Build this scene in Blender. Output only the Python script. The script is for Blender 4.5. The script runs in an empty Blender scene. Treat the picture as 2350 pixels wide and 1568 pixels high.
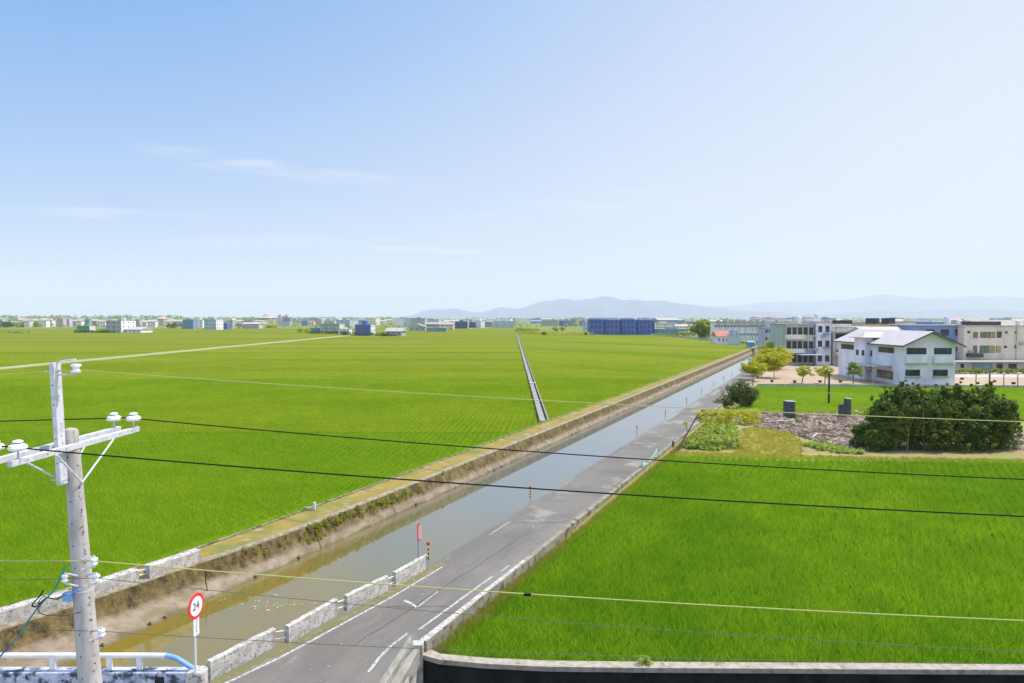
import bpy, math, random
import numpy as np
from mathutils import Vector, Matrix
R = math.radians
rnd = random.Random(7)
SC = bpy.context.scene
COL = SC.collection

# ---------------------------------------------------------------- camera
H = 9.7; F = 1692.0; CX, CY = 1175.0, 784.0
PITCH = math.atan(55 / F)
cam_d = bpy.data.cameras.new('camera'); cam = bpy.data.objects.new('camera', cam_d); COL.objects.link(cam)
cam.location = (0, 0, H); cam.rotation_euler = (math.pi / 2 - PITCH, 0, 0)
cam_d.sensor_fit = 'HORIZONTAL'; cam_d.angle_x = 2 * math.atan(CX / F)
cam_d.clip_start = 0.1; cam_d.clip_end = 60000
SC.camera = cam

# ---------------------------------------------------------------- world and sun
SUN_AZ, SUN_EL = 72.0, 58.0          # azimuth clockwise from +Y
w = bpy.data.worlds.new('World'); SC.world = w; w.use_nodes = True
nt = w.node_tree; nt.nodes.clear()
def N(t, typ, **k):
    n = t.nodes.new(typ)
    for a, b in k.items():
        setattr(n, a, b)
    return n
def math_n(t, op, a, b=None, c=None, clamp=False):
    n = t.nodes.new('ShaderNodeMath'); n.operation = op; n.use_clamp = clamp
    for i, v in enumerate((a, b, c)):
        if v is None: continue
        if isinstance(v, (int, float)): n.inputs[i].default_value = v
        else: t.links.new(v, n.inputs[i])
    return n.outputs[0]
def mixc(t, fac, a, b, blend='MIX'):
    n = t.nodes.new('ShaderNodeMix'); n.data_type = 'RGBA'; n.blend_type = blend; n.clamp_factor = True
    for i, v in ((0, fac), (6, a), (7, b)):
        if isinstance(v, (int, float)): n.inputs[i].default_value = v
        elif isinstance(v, tuple): n.inputs[i].default_value = (*v[:3], 1)
        else: t.links.new(v, n.inputs[i])
    return n.outputs[2]
def ramp(t, fac, lo, hi, smooth=True):
    n = t.nodes.new('ShaderNodeMapRange'); n.interpolation_type = 'SMOOTHSTEP' if smooth else 'LINEAR'
    t.links.new(fac, n.inputs[0]); n.inputs[1].default_value = lo; n.inputs[2].default_value = hi
    return n.outputs[0]
sky = N(nt, 'ShaderNodeTexSky', sky_type='NISHITA', sun_disc=False)
sky.sun_elevation = R(SUN_EL); sky.sun_rotation = R(SUN_AZ)
sky.altitude = 0; sky.air_density = 1.0; sky.dust_density = 0.6; sky.ozone_density = 2.0
tc = N(nt, 'ShaderNodeTexCoord')
sep = N(nt, 'ShaderNodeSeparateXYZ'); nt.links.new(tc.outputs['Generated'], sep.inputs[0])
# humid summer air: the blue pales towards the sun's side and towards the horizon
sx, sy, sz = sep.outputs
side = math_n(nt, 'ADD', math_n(nt, 'MULTIPLY', sx, 1.0), math_n(nt, 'MULTIPLY', sz, -0.75))
pale = ramp(nt, side, -0.85, 0.55)
nb = mixc(nt, 1.0, sky.outputs[0], (0.75, 1.0, 1.35), 'MULTIPLY')
deep = mixc(nt, ramp(nt, sz, 0.42, 0.0), (0.72, 2.3, 4.9), (2.1, 3.2, 5.2))
deep = mixc(nt, 0.12, deep, nb)
skyc = mixc(nt, math_n(nt, 'MULTIPLY', pale, 0.93), deep, (5.1, 5.3, 5.9))
skyc = mixc(nt, ramp(nt, sz, 0.42, 0.8), skyc, (5.6, 6.6, 8.4))  # sky above the view brightened, added as fill light for shaded walls
# thin cirrus, a few wisps low in the sky
px_ = math_n(nt, 'DIVIDE', sx, sy); pz_ = math_n(nt, 'DIVIDE', sz, sy)
cv = N(nt, 'ShaderNodeCombineXYZ'); nt.links.new(px_, cv.inputs[0]); nt.links.new(pz_, cv.inputs[1])
def wisp(cx_, cz_, rx, rz2, tilt, amt):
    c_, s_ = math.cos(R(tilt)), math.sin(R(tilt))
    dx = math_n(nt, 'SUBTRACT', px_, cx_); dz = math_n(nt, 'SUBTRACT', pz_, cz_)
    u = math_n(nt, 'DIVIDE', math_n(nt, 'ADD', math_n(nt, 'MULTIPLY', dx, c_), math_n(nt, 'MULTIPLY', dz, s_)), rx)
    v = math_n(nt, 'DIVIDE', math_n(nt, 'SUBTRACT', math_n(nt, 'MULTIPLY', dz, c_), math_n(nt, 'MULTIPLY', dx, s_)), rz2)
    d2 = math_n(nt, 'ADD', math_n(nt, 'MULTIPLY', u, u), math_n(nt, 'MULTIPLY', v, v))
    mp = N(nt, 'ShaderNodeMapping'); nt.links.new(cv.outputs[0], mp.inputs[0]); mp.inputs['Rotation'].default_value = (0, 0, -R(tilt)); mp.inputs['Scale'].default_value = (7, 60, 1)
    ns = N(nt, 'ShaderNodeTexNoise'); nt.links.new(mp.outputs[0], ns.inputs[0]); ns.inputs['Scale'].default_value = 1; ns.inputs['Detail'].default_value = 7; ns.inputs['Distortion'].default_value = .5
    return math_n(nt, 'MULTIPLY', math_n(nt, 'MULTIPLY', ramp(nt, d2, 1.0, 0.0), ramp(nt, ns.outputs[0], .35, .7)), amt)
wf = None
for a_ in ((-.36, .205, .17, .018, -9, .42), (-.19, .185, .14, .012, -6, .3), (-.14, .092, .17, .006, -2, .6), (-.11, .073, .12, .005, -1, .45), (-.55, .14, .2, .01, -3, .35), (.12, .15, .3, .03, 8, .25), (-.3, .105, .25, .012, 2, .3)):
    k_ = wisp(*a_); wf = k_ if wf is None else math_n(nt, 'MAXIMUM', wf, k_)
skyc = mixc(nt, wf, skyc, (5.7, 5.7, 6.1))
bg = N(nt, 'ShaderNodeBackground'); nt.links.new(skyc, bg.inputs[0]); bg.inputs[1].default_value = 0.12
wo = N(nt, 'ShaderNodeOutputWorld'); nt.links.new(bg.outputs[0], wo.inputs[0])
sd = bpy.data.lights.new('sun', 'SUN'); sd.energy = 4.0; sd.angle = R(0.6); sd.color = (1.0, 0.965, 0.91)
sun = bpy.data.objects.new('sun', sd); COL.objects.link(sun)
sv = Vector((math.sin(R(SUN_AZ)) * math.cos(R(SUN_EL)), math.cos(R(SUN_AZ)) * math.cos(R(SUN_EL)), math.sin(R(SUN_EL))))
sun.rotation_euler = sv.to_track_quat('Z', 'Y').to_euler(); sun.location = (0, 0, 60)
SC.view_settings.view_transform = 'Standard'; SC.view_settings.look = 'None'
SC.view_settings.exposure = 0.46; SC.view_settings.gamma = 1
SC.cycles.max_bounces = 6; SC.cycles.volume_bounces = 1; SC.cycles.transparent_max_bounces = 8

# ---------------------------------------------------------------- coordinates
def ray(x, y):
    a, b, c = x - CX, F, -(y - CY)
    return a, b * math.cos(PITCH) + c * math.sin(PITCH), c * math.cos(PITCH) - b * math.sin(PITCH)
def at(x, y, z=0.0):                     # point of the level z seen at a place of the photograph
    a, b, c = ray(x, y); t = (z - H) / c
    return Vector((a * t, b * t, z))
def on_y(x, y, Y0):
    a, b, c = ray(x, y); t = Y0 / b
    return Vector((a * t, Y0, H + c * t))
def on_x(x, y, X0):
    a, b, c = ray(x, y); t = X0 / a
    return Vector((X0, b * t, H + c * t))
A = R(23.35); cA, sA = math.cos(A), math.sin(A)
def C(s, l, z=0.0):                       # across and along the canal
    return (s * cA + l * sA, -s * sA + l * cA, z)

# ---------------------------------------------------------------- meshes
class MB:
    def __init__(self): self.v = []; self.f = []
    def add(self, vs, fs):
        o = len(self.v); self.v += [tuple(p) for p in vs]; self.f += [tuple(i + o for i in q) for q in fs]; return self
    def box(self, x0, x1, y0, y1, z0, z1, M=None):
        vs = [(x, y, z) for z in (z0, z1) for y in (y0, y1) for x in (x0, x1)]
        if M is not None: vs = [M @ Vector(p) for p in vs]
        return self.add(vs, [(0, 2, 3, 1), (4, 5, 7, 6), (0, 1, 5, 4), (2, 6, 7, 3), (0, 4, 6, 2), (1, 3, 7, 5)])
    def quad(self, a, b, c, d): return self.add([a, b, c, d], [(0, 1, 2, 3)])
    def prism(self, poly, z0, z1):        # poly counter-clockwise from above
        n = len(poly)
        vs = [(p[0], p[1], z0) for p in poly] + [(p[0], p[1], z1) for p in poly]
        fs = [tuple(range(n - 1, -1, -1)), tuple(range(n, 2 * n))] + [(i, (i + 1) % n, n + (i + 1) % n, n + i) for i in range(n)]
        return self.add(vs, fs)
    def tube(self, pts, rad, n=8, cap=True):
        pts = [Vector(p) for p in pts]; k = len(pts)
        rs = rad if isinstance(rad, (list, tuple)) else [rad] * k
        rings = []; up = None
        for i, p in enumerate(pts):
            d = (pts[min(i + 1, k - 1)] - pts[max(i - 1, 0)])
            d = d.normalized() if d.length > 1e-9 else Vector((0, 0, 1))
            if up is None: up = Vector((0, 0, 1)) if abs(d.z) < 0.9 else Vector((1, 0, 0))
            a = d.cross(up).normalized(); b = a.cross(d).normalized(); up = b
            rings.append([p + (a * math.cos(2 * math.pi * j / n) + b * math.sin(2 * math.pi * j / n)) * rs[i] for j in range(n)])
        vs = [q for r in rings for q in r]
        fs = [(i * n + j, i * n + (j + 1) % n, (i + 1) * n + (j + 1) % n, (i + 1) * n + j) for i in range(k - 1) for j in range(n)]
        if cap: fs += [tuple(range(n - 1, -1, -1)), tuple(range((k - 1) * n, k * n))]
        return self.add(vs, fs)
    def lathe(self, prof, c=(0, 0, 0), n=20, M=None):   # prof: (r, z)
        vs = []
        for r, z in prof:
            for j in range(n):
                p = Vector((r * math.cos(2 * math.pi * j / n), r * math.sin(2 * math.pi * j / n), z))
                vs.append((M @ p) if M is not None else p + Vector(c))
        fs = [(i * n + j, i * n + (j + 1) % n, (i + 1) * n + (j + 1) % n, (i + 1) * n + j) for i in range(len(prof) - 1) for j in range(n)]
        fs += [tuple(range(n - 1, -1, -1)), tuple(range((len(prof) - 1) * n, len(prof) * n))]
        return self.add(vs, fs)
    def build(self, name, mat, parent=None, smooth=False, bevel=0):
        me = bpy.data.meshes.new(name); me.from_pydata(self.v, [], self.f); me.update()
        o = bpy.data.objects.new(name, me); COL.objects.link(o)
        if mat is not None: me.materials.append(mat)
        if smooth:
            me.shade_smooth()
            if hasattr(me, 'set_sharp_from_angle'): me.set_sharp_from_angle(angle=R(40))
        if bevel:
            b = o.modifiers.new('bevel', 'BEVEL'); b.width = bevel; b.segments = 2; b.limit_method = 'ANGLE'
        if parent is not None: o.parent = parent
        return o
def tag(o, label=None, cat=None, group=None, kind=None):
    if label: o['label'] = label
    if cat: o['category'] = cat
    if group: o['group'] = group
    if kind: o['kind'] = kind
    return o
def empty(name, loc, label, cat, group=None, rz=0):
    o = bpy.data.objects.new(name, None); COL.objects.link(o); o.location = loc; o.rotation_euler = (0, 0, rz)
    o.empty_display_size = 0.3
    return tag(o, label, cat, group)
def struct(o): return tag(o, kind='structure')

# ---------------------------------------------------------------- materials
def mat(name, c1, c2=None, scale=3.0, detail=5, rough=0.8, lo=0.4, hi=0.65, c3=None, s3=1.0, lo3=0.55, hi3=0.7,
        bump=0.0, bscale=30, stretch=(1, 1, 1), spec=0.3, metal=0.0, st3=None, attr=None):
    m = bpy.data.materials.new(name); m.use_nodes = True; t = m.node_tree; b = t.nodes['Principled BSDF']
    b.inputs['Roughness'].default_value = rough; b.inputs['Specular IOR Level'].default_value = spec
    b.inputs['Metallic'].default_value = metal
    tcn = N(t, 'ShaderNodeTexCoord')
    col = None
    def noise(sc, st=stretch, dt=detail):
        mpn = N(t, 'ShaderNodeMapping'); t.links.new(tcn.outputs['Object'], mpn.inputs[0]); mpn.inputs['Scale'].default_value = st
        n = N(t, 'ShaderNodeTexNoise'); t.links.new(mpn.outputs[0], n.inputs[0])
        n.inputs['Scale'].default_value = sc; n.inputs['Detail'].default_value = dt; n.inputs['Roughness'].default_value = 0.62
        return n.outputs[0]
    if c2 is None: b.inputs['Base Color'].default_value = (*c1, 1)
    else:
        col = mixc(t, ramp(t, noise(scale), lo, hi), c1, c2)
        if c3 is not None: col = mixc(t, ramp(t, noise(s3, st3 or stretch), lo3, hi3), col, c3)
        t.links.new(col, b.inputs['Base Color'])
    if bump:
        bn = N(t, 'ShaderNodeBump'); t.links.new(noise(bscale), bn.inputs['Height']); bn.inputs['Strength'].default_value = bump
        bn.inputs['Distance'].default_value = 0.05
        t.links.new(bn.outputs[0], b.inputs['Normal'])
    return m
M = {}
M['ground'] = mat('ground_green', (0.13, 0.17, 0.03), (0.19, 0.22, 0.04), 0.02, 6, 1.0, c3=(0.26, 0.25, 0.14), s3=0.006, lo3=0.6, hi3=0.66)
M['concrete'] = mat('concrete', (0.46, 0.45, 0.42), (0.33, 0.32, 0.29), 2.5, 8, 0.9, c3=(0.2, 0.19, 0.16), s3=5, lo3=0.55, hi3=0.72, bump=0.3)
M['pale_concrete'] = mat('pale_concrete', (0.56, 0.53, 0.5), (0.36, 0.34, 0.31), 4, 9, 0.9, c3=(0.15, 0.135, 0.11), s3=13, lo3=0.5, hi3=0.66, bump=0.4)
M['asphalt'] = None
M['white_paint'] = mat('white_road_paint', (0.5, 0.48, 0.45), (0.23, 0.21, 0.19), 13, 9, 0.85, lo=0.42, hi=0.6)
M['steel'] = mat('galvanised_steel', (0.66, 0.66, 0.69), (0.5, 0.5, 0.52), 9, 7, 0.5, c3=(0.36, 0.3, 0.24), s3=11, lo3=.62, hi3=.74, metal=0.15, spec=0.5)
M['porcelain'] = mat('white_porcelain', (0.85, 0.84, 0.83), rough=0.15, spec=0.6)
M['black_rubber'] = mat('black_cable', (0.008, 0.009, 0.01), rough=0.8, spec=0.1)
M['pale_cable'] = mat('pale_cable', (0.42, 0.42, 0.14), rough=0.6)
M['grey_cable'] = mat('grey_cable', (0.12, 0.12, 0.08), rough=0.6)
M['teal_cable'] = mat('teal_cable', (0.02, 0.3, 0.28), (0.02, 0.1, 0.2), 4, 2, 0.5)
M['pole_concrete'] = mat('pole_concrete', (0.5, 0.46, 0.43), (0.37, 0.34, 0.3), 3, 8, 0.85, c3=(0.2, 0.17, 0.12), s3=2.2, lo3=0.62, hi3=0.75, stretch=(3, 3, 0.6), bump=0.15)
M['far_glass'] = mat('dull_window', (0.13, 0.16, 0.2), (0.2, 0.23, 0.26), .7, 2, .4)
M['dark'] = mat('dark_hole', (0.02, 0.02, 0.025), rough=0.8)
M['glass'] = mat('window_glass', (0.012, 0.018, 0.022), (0.05, 0.07, 0.075), .9, 2, 0.12, spec=0.45)
M['win_frame'] = mat('dark_window_frame', (0.04, 0.045, 0.05), rough=0.5)
M['sign_red'] = mat('sign_red', (0.75, 0.03, 0.035), rough=0.4, spec=0.5)
M['sign_white'] = mat('sign_white', (0.82, 0.82, 0.83), (0.7, 0.7, 0.72), 20, 3, 0.4)
M['sign_black'] = mat('sign_black', (0.02, 0.02, 0.02), rough=0.5)
M['faded'] = mat('faded_sign_ink', (0.3, 0.26, 0.32), rough=0.6)
M['rail_paint'] = mat('white_rail_paint', (0.78, 0.78, 0.8), (0.66, 0.66, 0.7), 5, 5, 0.5)
M['blue_paint'] = mat('blue_rail_paint', (0.16, 0.33, 0.62), (0.2, 0.38, 0.66), 6, 3, 0.5)
M['trunk'] = mat('bark', (0.1, 0.075, 0.05), (0.05, 0.04, 0.03), 8, 5, 0.9, bump=0.3)
M['pale_trunk'] = mat('pale_bark', (0.24, 0.19, 0.15), (0.14, 0.11, 0.09), 8, 5, 0.9)
M['yellow'] = mat('marker_yellow', (0.75, 0.5, 0.03), rough=0.5)
M['black'] = mat('marker_black', (0.015, 0.015, 0.015), rough=0.5)
M['post_grey'] = mat('post_grey', (0.4, 0.42, 0.46), rough=0.5, metal=0.2)
M['net'] = mat('green_netting', (0.16, 0.5, 0.34), (0.24, 0.58, 0.42), 10, 4, 0.7)
M['tank'] = mat('steel_tank', (0.75, 0.72, 0.7), rough=0.3, metal=0.5)
M['shade_black'] = mat('shade_black_concrete', (0.022, 0.022, 0.02), (0.008, 0.009, 0.008), 1.5, 6, 0.95)  # ditch shade put into the concrete colour
M['soil'] = mat('wet_soil', (0.045, 0.06, 0.015), (0.03, 0.035, 0.012), 4, 4, 0.9)

def leaf_mat(name, a, b, rough=0.55, trans=0.35):
    m = bpy.data.materials.new(name); m.use_nodes = True; t = m.node_tree; p = t.nodes['Principled BSDF']
    at_ = N(t, 'ShaderNodeAttribute', attribute_name='rnd'); at_.attribute_type = 'GEOMETRY'
    col = mixc(t, at_.outputs['Fac'], a, b)
    t.links.new(col, p.inputs['Base Color']); p.inputs['Roughness'].default_value = rough; p.inputs['Specular IOR Level'].default_value = 0.25
    tr = N(t, 'ShaderNodeBsdfTranslucent'); t.links.new(mixc(t, 1.0, col, (1.1, 1.15, 0.5), 'MULTIPLY'), tr.inputs[0])
    mx = N(t, 'ShaderNodeMixShader'); mx.inputs[0].default_value = trans
    t.links.new(p.outputs[0], mx.inputs[1]); t.links.new(tr.outputs[0], mx.inputs[2])
    t.links.new(mx.outputs[0], t.nodes['Material Output'].inputs[0])
    return m
def rice_mat(name, root, tip, tip2):
    m = bpy.data.materials.new(name); m.use_nodes = True; t = m.node_tree; p = t.nodes['Principled BSDF']
    h = N(t, 'ShaderNodeAttribute', attribute_name='h'); r_ = N(t, 'ShaderNodeAttribute', attribute_name='rnd')
    g = N(t, 'ShaderNodeNewGeometry')
    n = N(t, 'ShaderNodeTexNoise'); t.links.new(g.outputs['Position'], n.inputs[0]); n.inputs['Scale'].default_value = 0.09; n.inputs['Detail'].default_value = 4
    n2 = N(t, 'ShaderNodeTexNoise'); t.links.new(g.outputs['Position'], n2.inputs[0]); n2.inputs['Scale'].default_value = 0.7; n2.inputs['Detail'].default_value = 3
    f = math_n(t, 'ADD', math_n(t, 'MULTIPLY', r_.outputs['Fac'], 0.5), math_n(t, 'ADD', math_n(t, 'MULTIPLY', ramp(t, n.outputs[0], 0.4, 0.6), 0.3), math_n(t, 'MULTIPLY', ramp(t, n2.outputs[0], 0.4, 0.62), 0.28)))
    tc_ = mixc(t, f, tip, tip2)
    col = mixc(t, h.outputs['Fac'], root, tc_)
    t.links.new(col, p.inputs['Base Color']); p.inputs['Roughness'].default_value = 0.7; p.inputs['Specular IOR Level'].default_value = 0.08
    tr = N(t, 'ShaderNodeBsdfTranslucent'); t.links.new(col, tr.inputs[0])
    mx = N(t, 'ShaderNodeMixShader'); mx.inputs[0].default_value = 0.5
    t.links.new(p.outputs[0], mx.inputs[1]); t.links.new(tr.outputs[0], mx.inputs[2])
    t.links.new(mx.outputs[0], t.nodes['Material Output'].inputs[0])
    return m
M['dry_bl'] = rice_mat('dry_grass_blades', (0.36, 0.32, 0.05), (0.52, 0.46, 0.1), (0.4, 0.42, 0.06))
M['straw'] = rice_mat('straw_grass', (0.25, 0.19, 0.06), (0.42, 0.32, 0.08), (0.3, 0.34, 0.05))
M['rice_r'] = rice_mat('rice_blades_green', (0.05, 0.16, 0.005), (0.18, 0.40, 0.008), (0.48, 0.66, 0.02))
M['rice_l'] = rice_mat('rice_blades_light', (0.09, 0.185, 0.006), (0.25, 0.42, 0.01), (0.49, 0.59, 0.022))
def canopy_mat(name, a, b, c, rot=0.0):
    m = bpy.data.materials.new(name); m.use_nodes = True; t = m.node_tree; p = t.nodes['Principled BSDF']
    g = N(t, 'ShaderNodeNewGeometry')
    mr = N(t, 'ShaderNodeMapping'); t.links.new(g.outputs['Position'], mr.inputs[0]); mr.inputs['Rotation'].default_value = (0, 0, R(rot))
    def nz(sc, st, d=5):
        mp_ = N(t, 'ShaderNodeMapping'); t.links.new(mr.outputs[0], mp_.inputs[0]); mp_.inputs['Scale'].default_value = st
        n_ = N(t, 'ShaderNodeTexNoise'); t.links.new(mp_.outputs[0], n_.inputs[0]); n_.inputs['Scale'].default_value = sc; n_.inputs['Detail'].default_value = d
        n_.inputs['Roughness'].default_value = 0.65
        return n_.outputs[0]
    col = mixc(t, ramp(t, nz(0.05, (0.35, 1, 1)), 0.36, 0.64), a, b)
    col = mixc(t, math_n(t, 'MULTIPLY', ramp(t, nz(0.03, (0.12, 1.6, 1), 4), 0.5, 0.6), 0.8), col, c)
    # planting passes
    wv = N(t, 'ShaderNodeTexWave', wave_type='BANDS', bands_direction='Y'); t.links.new(mr.outputs[0], wv.inputs[0]); wv.inputs['Scale'].default_value = 0.045; wv.inputs['Distortion'].default_value = 2.2; wv.inputs['Detail'].default_value = 3; wv.inputs['Detail Scale'].default_value = .2
    col = mixc(t, math_n(t, 'MULTIPLY', ramp(t, wv.outputs[0], .75, 1.0), math_n(t, 'MULTIPLY', ramp(t, nz(.012, (1, 1, 1), 2), .35, .65), .75)), col, c)
    col = mixc(t, math_n(t, 'MULTIPLY', ramp(t, nz(2.2, (1, 1, 1), 6), 0.35, 0.7), 0.5), col, mixc(t, 1.0, col, (0.55, 0.66, 0.5), 'MULTIPLY'))
    t.links.new(col, p.inputs['Base Color']); p.inputs['Roughness'].default_value = 0.9; p.inputs['Specular IOR Level'].default_value = 0.03
    bn = N(t, 'ShaderNodeBump'); t.links.new(nz(4, (1, 1, 1)), bn.inputs['Height']); bn.inputs['Strength'].default_value = 0.6; bn.inputs['Distance'].default_value = 0.15
    t.links.new(bn.outputs[0], p.inputs['Normal'])
    return m
M['canopy'] = canopy_mat('rice_canopy', (0.165, 0.195, 0.009), (0.2, 0.222, 0.012), (0.115, 0.145, 0.003))
M['canopy2'] = canopy_mat('rice_canopy_striped', (0.165, 0.195, 0.009), (0.2, 0.222, 0.012), (0.105, 0.17, 0.003), 52)
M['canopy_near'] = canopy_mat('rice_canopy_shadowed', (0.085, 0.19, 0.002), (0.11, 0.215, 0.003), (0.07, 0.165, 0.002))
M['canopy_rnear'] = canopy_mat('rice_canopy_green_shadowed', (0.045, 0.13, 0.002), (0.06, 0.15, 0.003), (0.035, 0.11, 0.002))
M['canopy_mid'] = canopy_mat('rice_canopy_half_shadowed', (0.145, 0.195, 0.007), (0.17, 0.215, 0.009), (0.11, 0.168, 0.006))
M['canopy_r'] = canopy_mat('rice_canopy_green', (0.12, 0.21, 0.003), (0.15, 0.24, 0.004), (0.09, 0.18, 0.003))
M['bright_leaf'] = leaf_mat('bright_leaf', (0.17, 0.24, 0.012), (0.5, 0.52, 0.03))
M['bamboo_leaf'] = leaf_mat('bamboo_leaf', (0.028, 0.062, 0.008), (0.22, 0.29, 0.025), trans=0.2)
M['dark_leaf'] = leaf_mat('dark_leaf', (0.03, 0.065, 0.008), (0.14, 0.19, 0.018), trans=0.18)
M['mid_leaf'] = leaf_mat('mid_leaf', (0.12, 0.19, 0.015), (0.34, 0.42, 0.03))
M['yellow_leaf'] = leaf_mat('yellow_leaf', (0.3, 0.34, 0.012), (0.66, 0.6, 0.03))
M['weed_leaf'] = leaf_mat('weed_leaf', (0.16, 0.24, 0.02), (0.5, 0.56, 0.12))
M['vine_leaf'] = leaf_mat('vine_leaf', (0.13, 0.17, 0.012), (0.33, 0.34, 0.02))

M['kerb'] = mat('stained_kerb', (0.3, 0.27, 0.22), (0.2, 0.17, 0.12), 1.6, 8, 0.95, c3=(0.1, 0.085, 0.05), s3=2.4, lo3=0.5, hi3=0.62, bump=0.4)
M['kerb2'] = mat('grey_weathered_concrete', (0.33, 0.31, 0.27), (0.22, 0.21, 0.17), 2.6, 8, 0.95, c3=(0.13, 0.12, 0.09), s3=4, lo3=0.52, hi3=0.66, bump=0.3, stretch=(1, .3, 1))
# asphalt
def asphalt():
    m = bpy.data.materials.new('worn_asphalt'); m.use_nodes = True; t = m.node_tree; p = t.nodes['Principled BSDF']
    g = N(t, 'ShaderNodeNewGeometry'); mp_ = N(t, 'ShaderNodeMapping'); t.links.new(g.outputs['Position'], mp_.inputs[0])
    mp_.inputs['Rotation'].default_value = (0, 0, A)
    def nz(sc, st, d=6):
        m2 = N(t, 'ShaderNodeMapping'); t.links.new(mp_.outputs[0], m2.inputs[0]); m2.inputs['Scale'].default_value = st
        n_ = N(t, 'ShaderNodeTexNoise'); t.links.new(m2.outputs[0], n_.inputs[0]); n_.inputs['Scale'].default_value = sc; n_.inputs['Detail'].default_value = d
        n_.inputs['Roughness'].default_value = 0.7
        return n_.outputs[0]
    col = mixc(t, ramp(t, nz(0.5, (1, 0.25, 1)), 0.35, 0.65), (0.145, 0.13, 0.115), (0.21, 0.19, 0.168))
    col = mixc(t, ramp(t, nz(1.2, (1, 0.4, 1), 8), 0.54, 0.66), col, (0.15, 0.14, 0.115))
    col = mixc(t, math_n(t, 'MULTIPLY', ramp(t, nz(0.35, (1.4, 0.3, 1), 3), 0.55, 0.65), 0.6), col, (0.34, 0.33, 0.32))
    col = mixc(t, ramp(t, nz(5.5, (1, 1, 1), 3), 0.70, 0.73), col, (0.62, 0.61, 0.6))
    col = mixc(t, math_n(t, 'MULTIPLY', ramp(t, nz(22, (1, 1, 1), 2), 0.4, 0.7), 0.35), col, (0.12, 0.12, 0.115))
    t.links.new(col, p.inputs['Base Color']); p.inputs['Roughness'].default_value = 0.9; p.inputs['Specular IOR Level'].default_value = 0.2
    bn = N(t, 'ShaderNodeBump'); t.links.new(nz(40, (1, 1, 1)), bn.inputs['Height']); bn.inputs['Strength'].default_value = 0.3; bn.inputs['Distance'].default_value = 0.02
    t.links.new(bn.outputs[0], p.inputs['Normal'])
    return m
M['asphalt'] = asphalt()
# canal bank, stains run with height; moss on top
def bank_mat():
    m = bpy.data.materials.new('stained_canal_bank'); m.use_nodes = True; t = m.node_tree; p = t.nodes['Principled BSDF']
    g = N(t, 'ShaderNodeNewGeometry'); sp = N(t, 'ShaderNodeSeparateXYZ'); t.links.new(g.outputs['Position'], sp.inputs[0])
    def nz(sc, st=(1, 1, 1), d=8):
        m2 = N(t, 'ShaderNodeMapping'); t.links.new(g.outputs['Position'], m2.inputs[0]); m2.inputs['Scale'].default_value = st
        n_ = N(t, 'ShaderNodeTexNoise'); t.links.new(m2.outputs[0], n_.inputs[0]); n_.inputs['Scale'].default_value = sc; n_.inputs['Detail'].default_value = d
        n_.inputs['Roughness'].default_value = 0.7
        return n_.outputs[0]
    z = sp.outputs[2]
    zj = math_n(t, 'ADD', z, math_n(t, 'MULTIPLY', math_n(t, 'SUBTRACT', nz(0.8), 0.5), 0.55))
    base = mixc(t, ramp(t, nz(1.5), 0.35, 0.65), (0.31, 0.25, 0.18), (0.2, 0.15, 0.09))
    brown = mixc(t, ramp(t, nz(2.6, (1, 1, .6), 12), 0.34, 0.66), (0.04, 0.026, 0.008), (0.2, 0.14, 0.05))
    brown = mixc(t, ramp(t, nz(14), 0.55, 0.7), brown, (0.28, 0.2, 0.1))
    moss = mixc(t, ramp(t, nz(4), 0.4, 0.6), (0.2, 0.15, 0.03), (0.13, 0.14, 0.02))
    col = mixc(t, ramp(t, zj, -0.16, 0.12), base, brown)
    col = mixc(t, math_n(t, 'MULTIPLY', ramp(t, nz(0.45), 0.52, 0.66), ramp(t, zj, 0.0, 0.3)), col, moss)
    col = mixc(t, ramp(t, zj, -0.28, -0.42), col, (0.13, 0.1, 0.045))
    rim = mixc(t, ramp(t, nz(3), 0.4, 0.6), (0.34, 0.30, 0.22), (0.20, 0.16, 0.1))
    col = mixc(t, ramp(t, z, 0.60, 0.66), col, rim)
    t.links.new(col, p.inputs['Base Color']); p.inputs['Roughness'].default_value = 0.95
    bn = N(t, 'ShaderNodeBump'); t.links.new(nz(9), bn.inputs['Height']); bn.inputs['Strength'].default_value = 0.8; bn.inputs['Distance'].default_value = 0.06
    t.links.new(bn.outputs[0], p.inputs['Normal'])
    return m
M['bank'] = bank_mat()
M['moss_top'] = mat('ochre_moss_on_concrete', (0.28, 0.2, 0.045), (0.16, 0.165, 0.035), 0.8, 9, 0.95, c3=(0.34, 0.29, 0.2), s3=1.3, lo3=0.54, hi3=0.68, bump=0.5, bscale=14)
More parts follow.
